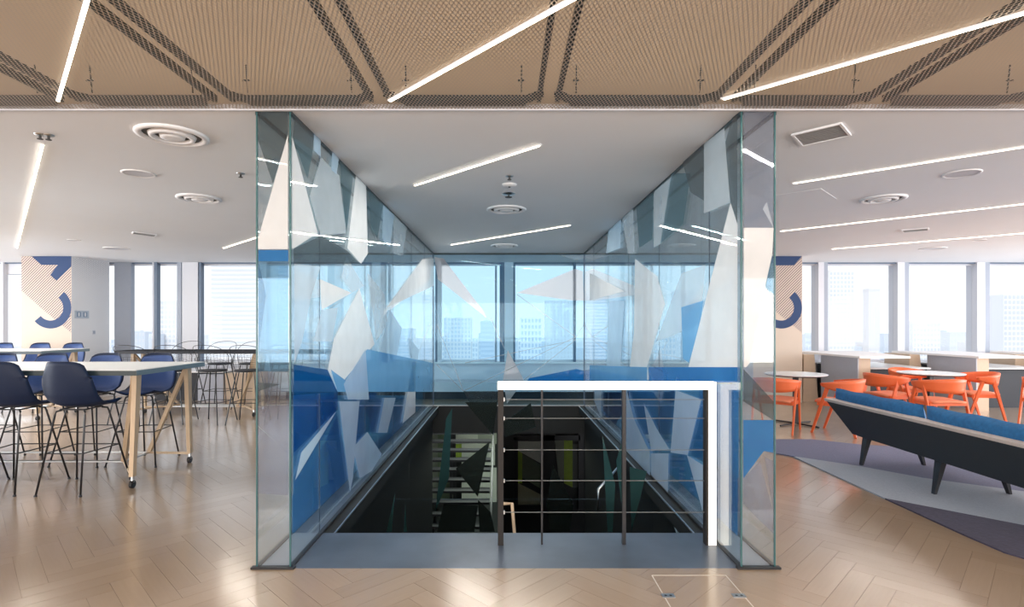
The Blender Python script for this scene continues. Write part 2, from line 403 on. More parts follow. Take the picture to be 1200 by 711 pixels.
# columns with the big printed 3
def column(xc0, xc1, name_label, mirrored):
    c = struct('column', MB().box(xc0, xc1, 10.5, YW, 0, CEIL), TAN)
    MB().box(xc1-.004 if not mirrored else xc0-.004, (xc1 if not mirrored else xc0)+.004, 10.503, YW, 0, CEIL).build('side_facing', WHITE, c)
    s = 10.5/FPX/3.742        # metres per crop pixel
    ox = xc0 if not mirrored else xc1-220*s     # face left edge in crop px = 0
    def g(u, v, d=0): return Vector((ox+u*s, 10.5-d, CEIL-v*s))
    # stripes over the upper part, cut at 45 degrees
    mb = MB(); wdt = 4.6
    bound = [(0, 0), (218, 0), (218, 330), (150, 240), (100, 265), (0, 150)]
    bound = [(0, 0), (218, 0), (218, 335), (95, 235), (0, 150)]
    for q in range(-330, 560, 12):
        # band between u+v = q and q+wdt
        p = [(float(a), float(b)) for a, b in bound]
        def half(p, sgn, val):
            out = []
            for i in range(len(p)):
                a, b = p[i], p[(i+1) % len(p)]; fa = sgn*(a[0]+a[1]-val); fb = sgn*(b[0]+b[1]-val)
                if fa >= 0: out.append(a)
                if (fa >= 0) != (fb >= 0): t = fa/(fa-fb); out.append((a[0]+(b[0]-a[0])*t, a[1]+(b[1]-a[1])*t))
            return out
        p = half(p, 1, q)
        if p: p = half(p, -1, q+wdt)
        if len(p) >= 3: mb.prism([g(u, v, .0005) for u, v in p], (0, -.001, 0))
    mb.build('striped_print', PRINTDK, c, kind='stuff')
    top = [(45, 0), (219, 0), (219, 45), (155, 107), (127, 82), (160, 38), (88, 38)] if not mirrored else [(60, 0), (219, 0), (182, 40), (100, 40), (75, 20)]
    MB().prism([g(u, v, .002) for u, v in top], (0, -.002, 0)).build('numeral_top', PRINTNAVY, c)
    rb = MB(); a0, a1 = math.radians(-50), math.radians(140); cu, cv = 128, 226
    for i in range(20):
        A, B = a0+(a1-a0)*i/20, a0+(a1-a0)*(i+1)/20
        rb.prism([g(cu+r*math.cos(t), cv+r*math.sin(t), .002) for r, t in ((56, A), (91, A), (91, B), (56, B))], (0, -.002, 0))
    rb.build('numeral_bowl', PRINTNAVY, c)
    return c
cl = column(-9.3, -8.34, '', False)
cr = column(4.77, 5.71, '', True)
dots = MB()
for i in range(26):
    for j in range(14-int(i*.35)):
        y = 10.55+i*.036; z = CEIL-.03-j*.04-(i % 2)*.02; r = .008*(1-j/16)
        dots.prism([(-8.334, y-r, z), (-8.334, y, z+r), (-8.334, y+r, z), (-8.334, y, z-r)], (.001, 0, 0))
dots.build('dotted_print', PRINTPALE, cl, kind='stuff')
sg = thing('wall_sign', 'small pale blue pictogram sign on white side of left column', 'sign')
p0, p1 = onside(-8.33, 87.5, 363), onside(-8.33, 104, 371)
MB().box(-8.334, -8.325, p0.y, p1.y, 1.62, 1.77).build('plate', pmat('pale_sign', (.55, .6, .68), .5), sg)
for i in range(2):
    y = p0.y+(p1.y-p0.y)*(.12+.45*i); w_ = (p1.y-p0.y)*.3
    MB().box(-8.326, -8.322, y, y+w_, 1.645, 1.745).build('pictogram', SIGNB, sg)
    MB().box(-8.323, -8.320, y+w_*.35, y+w_*.65, 1.66, 1.73).build('figure', WHITE, sg)
sw = thing('light_switch', 'small white double switch below the sign on left column side', 'switch')
MB().box(-8.336, -8.328, 11.02, 11.1, 1.3, 1.38).build('plate', LAV, sw); MB().box(-8.33, -8.324, 11.035, 11.055, 1.315, 1.365).build('rocker', GREYP, sw); MB().box(-8.33, -8.324, 11.065, 11.085, 1.315, 1.365).build('rocker', GREYP, sw)

# ---------------------------------------------------------------- perforated ceiling in front
mc = thing('mesh_ceiling', 'perforated tan metal ceiling with dark channels over the foreground', 'ceiling grid')
gx = [-8.05, -7.1, -6.2, -5.3, -4.4, -3.5, -2.58, -1.67, -.74, .255, 1.3, 2.2, 3.1, 4.0, 4.9, 5.8, 6.7, 7.6]
ye = 3.30
for a, b in zip(gx[:-1], gx[1:]):
    MB().poly([(a+.03, -1.4, CEIL), (b-.03, -1.4, CEIL), (b-.03, GY0-.04, CEIL), (a+.03, GY0-.04, CEIL)]).build('mesh_panel', MESHC, mc, solid=.0008)
    MB().poly([(a-.03, -1.4, CEIL+.001), (a+.03, -1.4, CEIL+.001), (a+.03, GY0-.04, CEIL+.001), (a-.03, GY0-.04, CEIL+.001)]).build('joint_strip', MESHC, mc)
    for e, sgn in ((a, 1), (b, -1)):
        x = e+sgn*.055
        MB().box(x-.013, x+.013, -1.4, ye-.05, CEIL+.012, CEIL+.05).build('channel', CHANNEL, mc)
    # end channel with chamfered corners, and its hangers
    MB().box(a+.13, b-.13, ye-.075, ye+.005, CEIL+.012, CEIL+.045).build('end_channel', CHANNEL, mc)
    for e, sgn in ((a, 1), (b, -1)):
        MB().bar((e+sgn*.055, ye-.12, CEIL+.03), (e+sgn*.14, ye-.035, CEIL+.03), .05, .033).build('corner_channel', CHANNEL, mc)
        x = e+sgn*.16
        MB().tube([(x, ye-.1, CEIL+.045), (x, ye-.12, CEIL+.2)], .004).tube([(x-.02, ye-.12, CEIL+.11), (x+.02, ye-.12, CEIL+.11)], .005).build('hanger', CHANNEL, mc)
struct('trim_40', MB().box(XL, XR, GY0-.04, GY0-.02, CEIL-.008, CEIL+.03), LAV)

# ---------------------------------------------------------------- linear lights
def led(p, q, label, wd=.016, z=CEIL, power=4.2):
    p = Vector(p); q = Vector(q); p.z = q.z = 0; d = (q-p); Ln = d.length
    r = thing('linear_light', label, 'light', (p.x, p.y, z), math.atan2(d.y, d.x))
    MB().box(-.015, Ln+.015, -wd/2-.001, wd/2+.001, -.010, -.001).build('housing', WHITE, r)
    MB().box(0, Ln, -wd/2, wd/2, -.015, -.0105).build('diffuser', LEDM, r)
    a_ = area('linear_lamp', (Ln/2, 0, -.017), (0, 0, 0), Ln, wd, power*Ln, (1, .93, .84)); a_.parent = r
    return r
led(onceil(68, 116), onceil(130, -100), 'short warm ceiling light strip at top left, steeply angled')
led(onceil(457, 116), onceil(700, -20), 'warm ceiling strip left of centre in the mesh ceiling')
led(onceil(848, 114), onceil(1290, -13), 'warm ceiling strip at top right in the mesh ceiling')
led(onceil(20, 290), onceil(50, 168), 'steep warm strip on white ceiling at far left', .015)
led(onceil(486, 216), onceil(632, 169), 'warm strip on well ceiling, the nearer of two', .015, power=10)
led(onceil(529, 286), onceil(668, 263), 'warm strip on well ceiling, the farther of two', .018, power=10)
led(onceil(930, 213.5), onceil(1300, 154.5), 'longest warm strip on white ceiling at right', .015)
led(onceil(915, 270), onceil(1300, 226.5), 'second warm strip on right ceiling, behind the longest', .018)
led(onceil(975, 291), onceil(1300, 264), 'farthest thin strip on right ceiling near the windows', .018)
led(onceil(262, 290), onceil(318, 272), 'short strip on left ceiling running behind the glass wall', .018)

for X in (-11.2, 10.9): led(Vector((X, 3.9, 0)), Vector((X+.4, 7.5, 0)), {-11.2: 'warm strip on left ceiling beyond the photo edge', 10.9: 'warm strip on right ceiling beyond the photo edge'}[X], .015)  # unseen strips added to light the sides of the hall
# ---------------------------------------------------------------- ceiling fittings
def diffuser(px, py, r, label):
    c = onceil(px, py); t = thing('air_diffuser', label, 'air vent', (c.x, c.y, CEIL))
    MB().lathe([(r, 0), (r, -.012), (r*.86, -.02), (r*.80, -.004), (r*.8, 0)], 32).build('outer_ring', WHITE, t, smooth=True)
    MB().lathe([(r*.8, -.001), (.001, -.001)], 32).build('recess', VENTDK, t)
    MB().lathe([(r*.66, -.003), (r*.62, -.022), (r*.50, -.026), (r*.48, -.004)], 32).build('middle_ring', WHITE, t, smooth=True)
    MB().lathe([(r*.36, -.003), (r*.33, -.024), (r*.2, -.028), (.001, -.028)], 24).build('centre_cone', WHITE, t, smooth=True)
    return t
diffuser(202, 158, .225, 'largest round ringed air diffuser, upper left ceiling')
diffuser(233, 232, .21, 'round ringed air diffuser behind the largest one, left ceiling')
diffuser(593.5, 245, .225, 'round ringed air diffuser in the middle of well ceiling')
diffuser(591, 287.5, .225, 'small-looking far round air diffuser at end of well ceiling')
diffuser(1035, 232.5, .21, 'round ringed air diffuser on right ceiling')
def disc(px, py, r, label):
    c = onceil(px, py); t = thing('ceiling_speaker', label, 'speaker', (c.x, c.y, CEIL))
    MB().lathe([(r, 0), (r, -.006), (r*.9, -.01), (r*.86, -.005)], 24).build('rim', WHITE, t, smooth=True)
    MB().lathe([(r*.87, -.004), (.001, -.004)], 24).build('grille', LAV, t)
disc(162.5, 203, .13, 'flat round ceiling speaker between two diffusers at left')
disc(137, 291, .2, 'flat round ceiling speaker near the windows at left')
disc(87, 281, .09, 'faint small round ceiling disc near left column')
disc(1127, 203, .14, 'flat round ceiling speaker at upper right')
disc(1093, 291, .2, 'flat round ceiling speaker near the windows at right')
disc(1148, 281, .09, 'faint small round ceiling disc at far right')
def vent(pts, label):
    q = [onceil(*p) for p in pts]; c = sum(q, Vector())/4
    t = thing('ceiling_vent', label, 'air vent', c)
    q = [p-c for p in q]
    def sc_(f, z): return [Vector((p.x*f, p.y*f, z)) for p in q]
    o_, i_ = sc_(1, 0), sc_(.9, 0); mb = MB()
    for i in range(4):
        j = (i+1) % 4; mb.prism([o_[i], o_[j], i_[j], i_[i]], (0, 0, -.012))
    mb.build('frame', WHITE, t)
    MB().prism(sc_(.9, -.001), (0, 0, -.002)).build('backing', VENTDK, t)
    n = 9
    for k_ in range(n):
        f0, f1 = (k_+.15)/n, (k_+.8)/n
        a, b = i_[0].lerp(i_[3], f0), i_[0].lerp(i_[3], f1); d, e = i_[1].lerp(i_[2], f0), i_[1].lerp(i_[2], f1)
        zz = Vector((0, 0, -.004)); MB().prism([a+zz, d+zz, e+zz, b+zz], (0, 0, -.003)).build('slat', VENTM, t)
vent([(927, 157), (986, 143), (998, 157.5), (939, 170.5)], 'large rectangular slatted vent at upper right ceiling')
vent([(156, 271), (184, 274.5), (182, 277), (154, 273.2)], 'narrow rectangular vent on left ceiling')
vent([(1056, 269), (1088, 266.5), (1089, 269), (1058, 272)], 'narrow rectangular vent on right ceiling')
q = [onceil(*p) for p in ((905, 229), (962, 220.5), (981, 233), (915, 241))]
MB().prism([p-Vector((0, 0, .001)) for p in q], (0, 0, -.003)).build('access_panel', CEILM, label='flush square access hatch in right ceiling beside the glass', category='hatch')
def sprinkler(px, py, label, big=1):
    c = onceil(px, py); t = thing('sprinkler', label, 'sprinkler', (c.x, c.y, CEIL))
    MB().lathe([(.035*big, 0), (.032*big, -.008), (.012, -.012), (.001, -.012)], 14).build('rose', STEEL, t, smooth=True)
    MB().lathe([(.008, -.01), (.008, -.03), (.018*big, -.032), (.018*big, -.036), (.001, -.036)], 10).build('head', VENTDK, t)
sprinkler(47, 157, 'small sprinkler head left of pair on far left ceiling'); sprinkler(57, 158, 'small sprinkler head right of pair on far left ceiling')
sprinkler(282, 203, 'small sprinkler beside the glass on left ceiling')
sprinkler(597, 206, 'topmost of three small fittings on well ceiling'); sprinkler(596, 227, 'lowest of three small fittings on well ceiling', 2)
c = onceil(597, 216); t = thing('smoke_detector', 'middle of three small fittings on well ceiling', 'detector', (c.x, c.y, CEIL))
MB().lathe([(.07, 0), (.068, -.01), (.04, -.02), (.001, -.022)], 18).build('cover', WHITE, t, smooth=True); MB().lathe([(.012, -.022), (.01, -.03), (.001, -.03)], 8).build('sensor', VENTDK, t)

# ---------------------------------------------------------------- glass enclosure of the stair well
JY = [GY0, 3.89, 5.16, 6.44, 7.71, 8.97, GY1]
JYo = [GY0, 4.62, 5.9, 7.2, 8.5, GY1]
TH = .010
def glass_side(inner, outer, label):
    s = 1 if inner > 0 else -1
    t = thing('glass_wall', label, 'glass wall')
    for a, b in zip(JY[:-1], JY[1:]):
        MB().box(inner-TH/2, inner+TH/2, a+.003, b-.003, 0, CEIL).build('inner_pane', GLASSS, t)
    for a, b in zip(JYo[:-1], JYo[1:]):
        MB().box(outer-TH/2, outer+TH/2, a+.003, b-.003, 0, CEIL).build('outer_pane', GLASSS, t)
    for a in JY[1:-1]: MB().box(inner-.003, inner+.003, a-.003, a+.003, 0, CEIL).build('joint', DKMULL, t)
    MB().box(min(inner, outer)+.006, max(inner, outer)-.006, GY0, GY0+TH, 0, CEIL).build('end_pane', GLASSR, t)
    edge = pmat('green_glass_edge_%d' % (s+1), (.05, .14, .15), .2)
    for x in (inner, outer):
        MB().box(x-.004, x+.004, GY0-.003, GY0+.010, 0, CEIL).build('corner_edge', edge, t)
        MB().box(x-.014, x+.014, GY0, GY1, 0, .012).build('floor_channel', BLACK, t)
        MB().box(x-.010, x+.010, GY0, GY1, CEIL-.02, CEIL).build('head_channel', CHANNEL, t)
    MB().box(min(inner, outer)-.03, max(inner, outer)+.03, GY0-.02, GY0+.014, 0, .012).build('end_channel', BLACK, t)
    MB().box(min(inner, outer)+.014, max(inner, outer)-.014, GY0+.014, GY1, .0, .006).build('cavity_floor', GREYP, t)
    return t
gl = glass_side(LI, LO, 'double glass wall with blue triangle film on left of stair well')
gr = glass_side(RI, RO, 'double glass wall with blue triangle film on right of stair well')
gb = thing('glass_screen', 'blue tinted back glass across the far end of stair well', 'glass wall')
for a, b in ((LI+.01, -.02), (-.014, RI-.01)): MB().box(a, b, GY1, GY1+TH, 0, CEIL).build('pane', GLASSB, gb)
MB().box(LI+.01, RI-.01, GY1-.01, GY1+.02, CEIL-.03, CEIL).build('head_channel', CHANNEL, gb)
MB().box(LI, RI, GY1-.02, GY1+.03, 0, .02).build('floor_channel', STEEL, gb)
for x in (LI, RI): MB().box(x-.012, x+.012, GY1-.012, GY1+.012, 0, CEIL).build('corner_post', DKMULL, gb)

fcount = [0]
def film(kind, pts, plane, m, name='film_triangle'):
    fcount[0] += 1; e = .006+.0012*(fcount[0] % 14)
    low = m in (F_SKY, F_MID, F_DEEP) and max(y for x, y in pts) > 470     # the blue prints of the lower part sit on the outer pane
    if low and plane == 'L': P = [onside(LO, x, y) for x, y in pts]; off = Vector((e, 0, 0)); th = (.0008, 0, 0); par = gl
    elif low and plane == 'R': P = [onside(RO, x, y) for x, y in pts]; off = Vector((-e, 0, 0)); th = (-.0008, 0, 0); par = gr
    elif plane == 'L': P = [onside(LI, x, y) for x, y in pts]; off = Vector((e, 0, 0)); th = (.0008, 0, 0); par = gl
    elif plane == 'R': P = [onside(RI, x, y) for x, y in pts]; off = Vector((-e, 0, 0)); th = (-.0008, 0, 0); par = gr
    elif plane == 'LF': P = [at(x, y, GY0) for x, y in pts]; off = Vector((0, -e*.3-.001, 0)); th = (0, -.0005, 0); par = gl
    elif plane == 'RF': P = [at(x, y, GY0) for x, y in pts]; off = Vector((0, -e*.3-.001, 0)); th = (0, -.0005, 0); par = gr
    else: P = [at(x, y, GY1) for x, y in pts]; off = Vector((0, -e, 0)); th = (0, -.0008, 0); par = gb
    for p in P:
        p.z = min(max(p.z, .002), CEIL-.001)
        if plane in 'LR': p.y = min(max(p.y, GY0+.003), GY1-.01)
    MB().prism([p+off for p in P], th).build(name, m, par)
def fy(X, y): return None
# left inner pane (traced in the photograph's pixels, laid on the pane itself)
def L(m, *p): film('', p, 'L', m)
def R(m, *p): film('', p, 'R', m)
def LF(m, *p): film('', p, 'LF', m)
def RF(m, *p): film('', p, 'RF', m)
def B(m, *p): film('', p, 'B', m)
# upper half, left
L(F_WHITE, (341, 160), (371, 273), (341, 292))
L(F_TEAL, (341, 160), (365, 176), (359, 209))
L(F_GREY, (344, 134), (366, 156), (365, 176), (341, 160))
L(F_PALE, (366, 156), (374, 164), (374, 184), (366, 176))
L(F_SHEER, (374, 184), (396, 206), (404, 273), (374, 276), (361, 230))
L(F_TEAL, (396, 186), (412, 206), (404, 273))
L(F_PALE, (387, 177), (395, 185), (392, 204), (386, 199))
L(F_WHITE, (415, 205), (427, 217), (429, 297), (421, 309), (405, 291))
L(F_GREY, (341, 291), (374, 276), (405, 294), (420, 309), (341, 309))
L(F_TEAL, (430, 222), (447, 240), (440, 280), (432, 262))
L(F_PALE, (447, 240), (460, 252), (455, 290), (446, 280))
L(F_SHEER, (460, 252), (475, 267), (470, 300), (458, 296))
# window zone
L(F_SHEER, (341, 309), (372, 312), (361, 347), (350, 400), (341, 425))
L(F_WHITE, (374, 327), (411, 343), (376, 363))
L(F_SHEER, (376, 363), (395, 360), (388, 400), (366, 400))
L(F_WHITE, (420, 338), (438, 403), (402, 445), (393, 456), (383, 433), (390, 397))
L(F_SHEER, (430, 320), (450, 345), (453, 380), (440, 400))
L(F_WHITE, (508, 303), (494, 304), (452, 360.5), (508, 335))
L(F_SHEER, (404, 300), (425, 335), (411, 343), (398, 325))
L(F_PALE, (455, 362), (470, 385), (462, 425), (440, 425))
L(F_PALE, (478, 395), (490, 410), (488, 424), (482, 424))
# blue field below
L(F_SKY, (341, 463), (480, 463), (480, 500), (341, 632))
L(F_DEEP, (341, 427), (381, 433), (393, 459), (341, 463))
L(F_SKY, (385, 433), (403, 446), (428, 409), (506, 425), (506, 459), (393, 459))
L(F_PALE, (426, 409), (430, 468), (405, 468), (400, 450))
L(F_MID, (341, 463), (393, 459), (393, 480), (341, 530))
L(F_SKY, (393, 480), (341, 530), (341, 577), (352, 560))
L(F_PALE, (393, 482), (352, 530), (345, 562))
L(F_MID, (393, 483), (376, 524), (387, 598), (408, 577))
L(F_SKY, (376, 520), (387, 600), (341, 655), (341, 580))
L(F_PALE, (396, 470), (420, 470), (412, 560), (409, 577))
L(F_MID, (412, 460), (441, 460), (429, 506), (412, 524))
L(F_PALE, (412, 524), (429, 506), (446, 532), (434, 552), (420, 560))
L(F_DEEP, (435, 521), (449, 508), (456, 526), (443, 541))
L(F_MID, (420, 470), (449, 466), (441, 507), (428, 506))
L(F_PALE, (441, 507), (449, 466), (462, 466), (452, 507))
L(F_SKY, (462, 466), (478, 466), (470, 505), (452, 520))
L(F_WHITE, (482, 424), (486, 424), (485, 483), (470, 496))
L(F_SKY, (486, 440), (506, 440), (506, 470), (486, 490))
L(F_SKY, (387, 598), (409, 577), (420, 560), (410, 588), (378, 622), (360, 640))
# left end pane
LF(F_WHITE, (338, 158), (338, 292), (303, 292), (303, 280))
LF(F_GREY, (303, 130), (338, 130), (338, 158), (320, 215), (303, 165))
LF(F_MID, (303, 293), (338, 293), (338, 306), (303, 306))
LF(F_TINT, (303, 306), (312, 345), (303, 412))
LF(F_TINT, (303, 306), (338, 306), (338, 435), (303, 435))
LF(F_GREY, (303, 448), (329, 450), (303, 458))
LF(F_VEIL, (303, 500), (338, 530), (338, 580), (303, 578))
LF(F_VEIL, (330, 475), (338, 475), (338, 531), (303, 498), (303, 475))
# right inner pane
R(F_WHITE, (859, 237), (867, 262), (867, 430), (809, 430))
R(F_GREY, (861, 133), (867, 133), (867, 262), (859, 237), (852, 170))
R(F_TEAL, (789, 203), (812, 203), (803, 262), (776, 285))
R(F_SHEER, (828, 168), (852, 150), (859, 237), (828, 250))
R(F_GREY, (803, 190), (828, 168), (828, 235), (812, 225))
R(F_SHEER, (731, 250), (744, 238), (746, 297), (738, 297))
R(F_PALE, (715, 263), (730, 250), (729, 290), (712, 297))
R(F_SHEER, (767, 216), (789, 203), (776, 285), (767, 290))
R(F_TEAL, (746, 235), (767, 216), (765, 280), (750, 290))
R(F_WHITE, (745, 303), (771, 324), (780, 356), (759, 430), (762, 445), (737, 445), (744, 389))
R(F_SHEER, (800, 320), (828, 310), (822, 380), (770, 400))
R(F_SKY, (800, 360), (826, 352), (822, 380), (809, 425), (802, 420))
R(F_WHITE, (692, 320), (733, 341), (692, 352))
R(F_PALE, (715, 352), (733, 352), (728, 430), (712, 430))
R(F_MID, (762, 430), (867, 430), (867, 448), (762, 448))
R(F_SKY, (692, 428), (760, 430), (760, 450), (692, 450))
R(F_SKY, (867, 450), (706, 450), (706, 500), (867, 642))
R(F_DEEP, (705, 460), (736, 460), (736, 477), (722, 500), (706, 478))
R(F_PALE, (698, 455), (706, 455), (706, 490), (698, 470))
R(F_PALE, (736, 455), (745, 491), (764, 530), (764, 561), (736, 533))
R(F_SKY, (736, 455), (770, 455), (770, 502), (785, 524), (764, 530), (745, 491))
R(F_PALE, (755, 472), (770, 502), (785, 526), (764, 528))
R(F_DEEP, (770, 457), (793, 457), (785, 524), (770, 502))
R(F_PALE, (793, 457), (823, 468), (807, 533), (787, 530))
R(F_SKY, (823, 457), (867, 448), (867, 560), (824, 540), (807, 533))
R(F_PALE, (764, 531), (785, 531), (784, 580), (764, 562))
R(F_SKY, (785, 531), (807, 533), (824, 548), (824, 616), (784, 580))
R(F_PALE, (807, 533), (826, 545), (826, 600))
R(F_MID, (829, 540), (867, 560), (867, 600), (845, 600))
R(F_SKY, (829, 560), (845, 600), (867, 600), (867, 655), (829, 618))
R(F_SKY, (710, 478), (722, 500), (734, 508), (734, 528), (700, 495))
# right end pane
RF(F_WHITE, (871, 267), (906, 267), (904, 300), (878, 425), (874, 430), (871, 430))
RF(F_VEIL, (871, 131), (906, 131), (906, 267), (871, 267))
RF(F_SHEER, (893, 245), (898, 237), (906, 268))
RF(F_TINT, (904, 300), (906, 300), (906, 345), (896, 335))
RF(F_GREY, (871, 432), (906, 470), (906, 492), (871, 470))
RF(F_MID, (871, 492), (906, 492), (906, 530), (895, 528), (871, 560))
RF(F_VEIL, (896, 535), (906, 540), (906, 600))
RF(F_VEIL, (871, 560), (890, 540), (906, 600), (906, 625), (871, 590))
# back glass: blue film over the whole screen, left out where the white triangles sit
BW_ = [((509, 301), (520, 303), (567, 365), (570, 372), (513, 327)), ((606, 343), (674, 315), (683, 318), (684, 352), (671, 352)), ((595, 410), (589.5, 445), (614, 445))]
from mathutils.geometry import delaunay_2d_cdt
vs_ = [Vector((LI+.01, .02)), Vector((RI-.01, .02)), Vector((RI-.01, CEIL-.03)), Vector((LI+.01, CEIL-.03))]; fs_ = [[0, 1, 2, 3]]; holes = []
for pg in BW_:
    q_ = [Vector((at(x, y, GY1).x, at(x, y, GY1).z)) for x, y in pg]; holes.append(q_)
    n_ = len(vs_); vs_ += q_; fs_.append(list(range(n_, n_+len(q_))))
ov, oe, of, _a, _b, orig = delaunay_2d_cdt(vs_, [], fs_, 1, 1e-6)
sheet = MB()
for f_, src_ in zip(of, orig):
    cen = sum((ov[i] for i in f_), Vector((0, 0)))/len(f_)
    def inside(q, p):
        c = False
        for i in range(len(q)):
            a, b = q[i], q[i-1]
            if (a.y > p.y) != (b.y > p.y) and p.x < (b.x-a.x)*(p.y-a.y)/(b.y-a.y)+a.x: c = not c
        return c
    if not any(inside(h_, cen) for h_ in holes): sheet.poly([(ov[i].x, GY1-.004, ov[i].y) for i in f_])
sheet.build('blue_film', F_BTINT, gb)
B(F_BACK, (509, 301), (520, 303), (567, 365), (570, 372), (513, 327))
B(F_BACK, (606, 343), (674, 315), (683, 318), (684, 352), (671, 352))
B(F_BACK, (595, 410), (589.5, 445), (614, 445))
B(F_SHEER, (589.5, 445), (614, 445), (594, 473))
B(F_SHEER, (655, 299), (684, 299), (684, 303), (675, 305))
B(F_GREY, (543, 458), (584, 458), (584, 471), (550, 471))
B(F_MID, (620, 443), (675, 432), (684, 434), (684, 446), (618, 446))
for a, b in (((512, 380), (543, 458)), ((543, 458), (674, 395)), ((512, 427), (543, 458)), ((545, 425), (675, 398)), ((592, 410), (575, 372)),
             ((606, 345), (675, 395)), ((675, 395), (684, 380)), ((533, 430), (543, 458)), ((614, 445), (672, 400))):
    d = Vector((b[1]-a[1], a[0]-b[0])).normalized()*.45
    film('', (( a[0]+d.x, a[1]+d.y), (b[0]+d.x, b[1]+d.y), (b[0]-d.x, b[1]-d.y), (a[0]-d.x, a[1]-d.y)), 'B', F_SHEER, 'film_line')

# ---------------------------------------------------------------- landing plate and the well
pl = struct('landing_plate', MB().box(LI-.014, RI+.014, GY0, WY, -.35, 0), PLATE)
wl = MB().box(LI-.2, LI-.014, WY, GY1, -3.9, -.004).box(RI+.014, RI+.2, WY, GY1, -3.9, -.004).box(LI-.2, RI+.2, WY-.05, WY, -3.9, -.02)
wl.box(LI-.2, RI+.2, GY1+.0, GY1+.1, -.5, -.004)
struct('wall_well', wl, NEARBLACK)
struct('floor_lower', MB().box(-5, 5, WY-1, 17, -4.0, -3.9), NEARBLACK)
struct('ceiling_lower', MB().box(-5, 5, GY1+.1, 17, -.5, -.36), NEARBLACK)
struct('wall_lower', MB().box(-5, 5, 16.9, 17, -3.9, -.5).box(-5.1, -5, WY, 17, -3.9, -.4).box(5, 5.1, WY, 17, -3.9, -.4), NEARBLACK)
for x, s in ((LI, 1), (RI, -1)):
    xa, xb = sorted((x-s*.014, x+s*.10))
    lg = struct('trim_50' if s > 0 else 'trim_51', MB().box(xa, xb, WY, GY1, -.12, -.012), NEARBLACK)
    MB().box(x+s*.095-.006, x+s*.095+.006, WY, GY1, -.012, .0).build('steel_edge', STEEL, lg)
# storey below seen through the well: pale and green wall panels behind dark frames
def panel_at(name, pts, Y, m, parent, th=.03): MB().prism([at(x, y, Y) for x, y in pts], (0, th, 0)).build(name, m, parent)
pw = thing('glazed_partition', 'dim glazed partition on storey below, right half of the well', 'partition')
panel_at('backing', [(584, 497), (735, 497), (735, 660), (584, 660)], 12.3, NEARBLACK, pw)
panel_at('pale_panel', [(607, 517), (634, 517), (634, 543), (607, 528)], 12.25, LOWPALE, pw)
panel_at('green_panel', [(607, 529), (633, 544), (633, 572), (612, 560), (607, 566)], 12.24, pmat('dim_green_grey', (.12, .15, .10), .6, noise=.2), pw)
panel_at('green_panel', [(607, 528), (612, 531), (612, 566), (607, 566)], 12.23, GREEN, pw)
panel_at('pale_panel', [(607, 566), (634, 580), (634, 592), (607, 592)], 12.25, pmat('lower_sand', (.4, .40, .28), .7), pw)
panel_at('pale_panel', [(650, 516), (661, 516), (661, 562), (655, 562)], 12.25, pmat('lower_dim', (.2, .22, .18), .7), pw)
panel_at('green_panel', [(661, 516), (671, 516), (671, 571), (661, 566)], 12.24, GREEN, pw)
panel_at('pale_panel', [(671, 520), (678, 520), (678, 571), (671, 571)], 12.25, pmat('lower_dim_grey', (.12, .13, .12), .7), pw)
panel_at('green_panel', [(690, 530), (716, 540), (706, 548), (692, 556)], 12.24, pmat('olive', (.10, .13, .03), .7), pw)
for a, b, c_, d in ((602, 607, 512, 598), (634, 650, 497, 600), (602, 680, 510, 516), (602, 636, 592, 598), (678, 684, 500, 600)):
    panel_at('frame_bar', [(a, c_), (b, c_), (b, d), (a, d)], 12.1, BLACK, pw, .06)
st = thing('open_riser_stair', 'dark open-riser flight seen on the storey below at left', 'stairs')
for i in range(13):
    Y = 14.6-.28*i; Z = -.95-.165*i
    MB().box(-2.2, -.35, Y, Y+.27, Z-.05, Z).build('tread', BLACK, st)
for x in (-2.24, -1.55, -.33):
    MB().hexa([(x, 14.7, -1.15), (x+.04, 14.7, -1.15), (x, 14.7, -.98), (x+.04, 14.7, -.98), (x, 11.2, -3.3), (x+.04, 11.2, -3.3), (x, 11.2, -3.1), (x+.04, 11.2, -3.1)]).build('stringer', BLACK, st)
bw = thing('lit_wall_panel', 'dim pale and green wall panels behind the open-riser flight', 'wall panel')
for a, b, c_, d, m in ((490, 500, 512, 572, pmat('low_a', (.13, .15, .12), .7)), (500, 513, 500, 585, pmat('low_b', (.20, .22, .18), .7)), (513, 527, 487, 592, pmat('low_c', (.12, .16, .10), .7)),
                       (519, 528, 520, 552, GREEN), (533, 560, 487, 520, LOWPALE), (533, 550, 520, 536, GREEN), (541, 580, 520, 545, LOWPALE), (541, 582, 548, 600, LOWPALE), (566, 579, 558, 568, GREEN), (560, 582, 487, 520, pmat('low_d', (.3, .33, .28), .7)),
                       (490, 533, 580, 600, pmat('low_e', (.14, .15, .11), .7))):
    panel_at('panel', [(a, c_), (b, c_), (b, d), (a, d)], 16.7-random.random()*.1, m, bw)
for x in (527, 531): panel_at('mullion', [(x, 487), (x+3, 487), (x+3, 605), (x, 605)], 16.4, BLACK, bw)
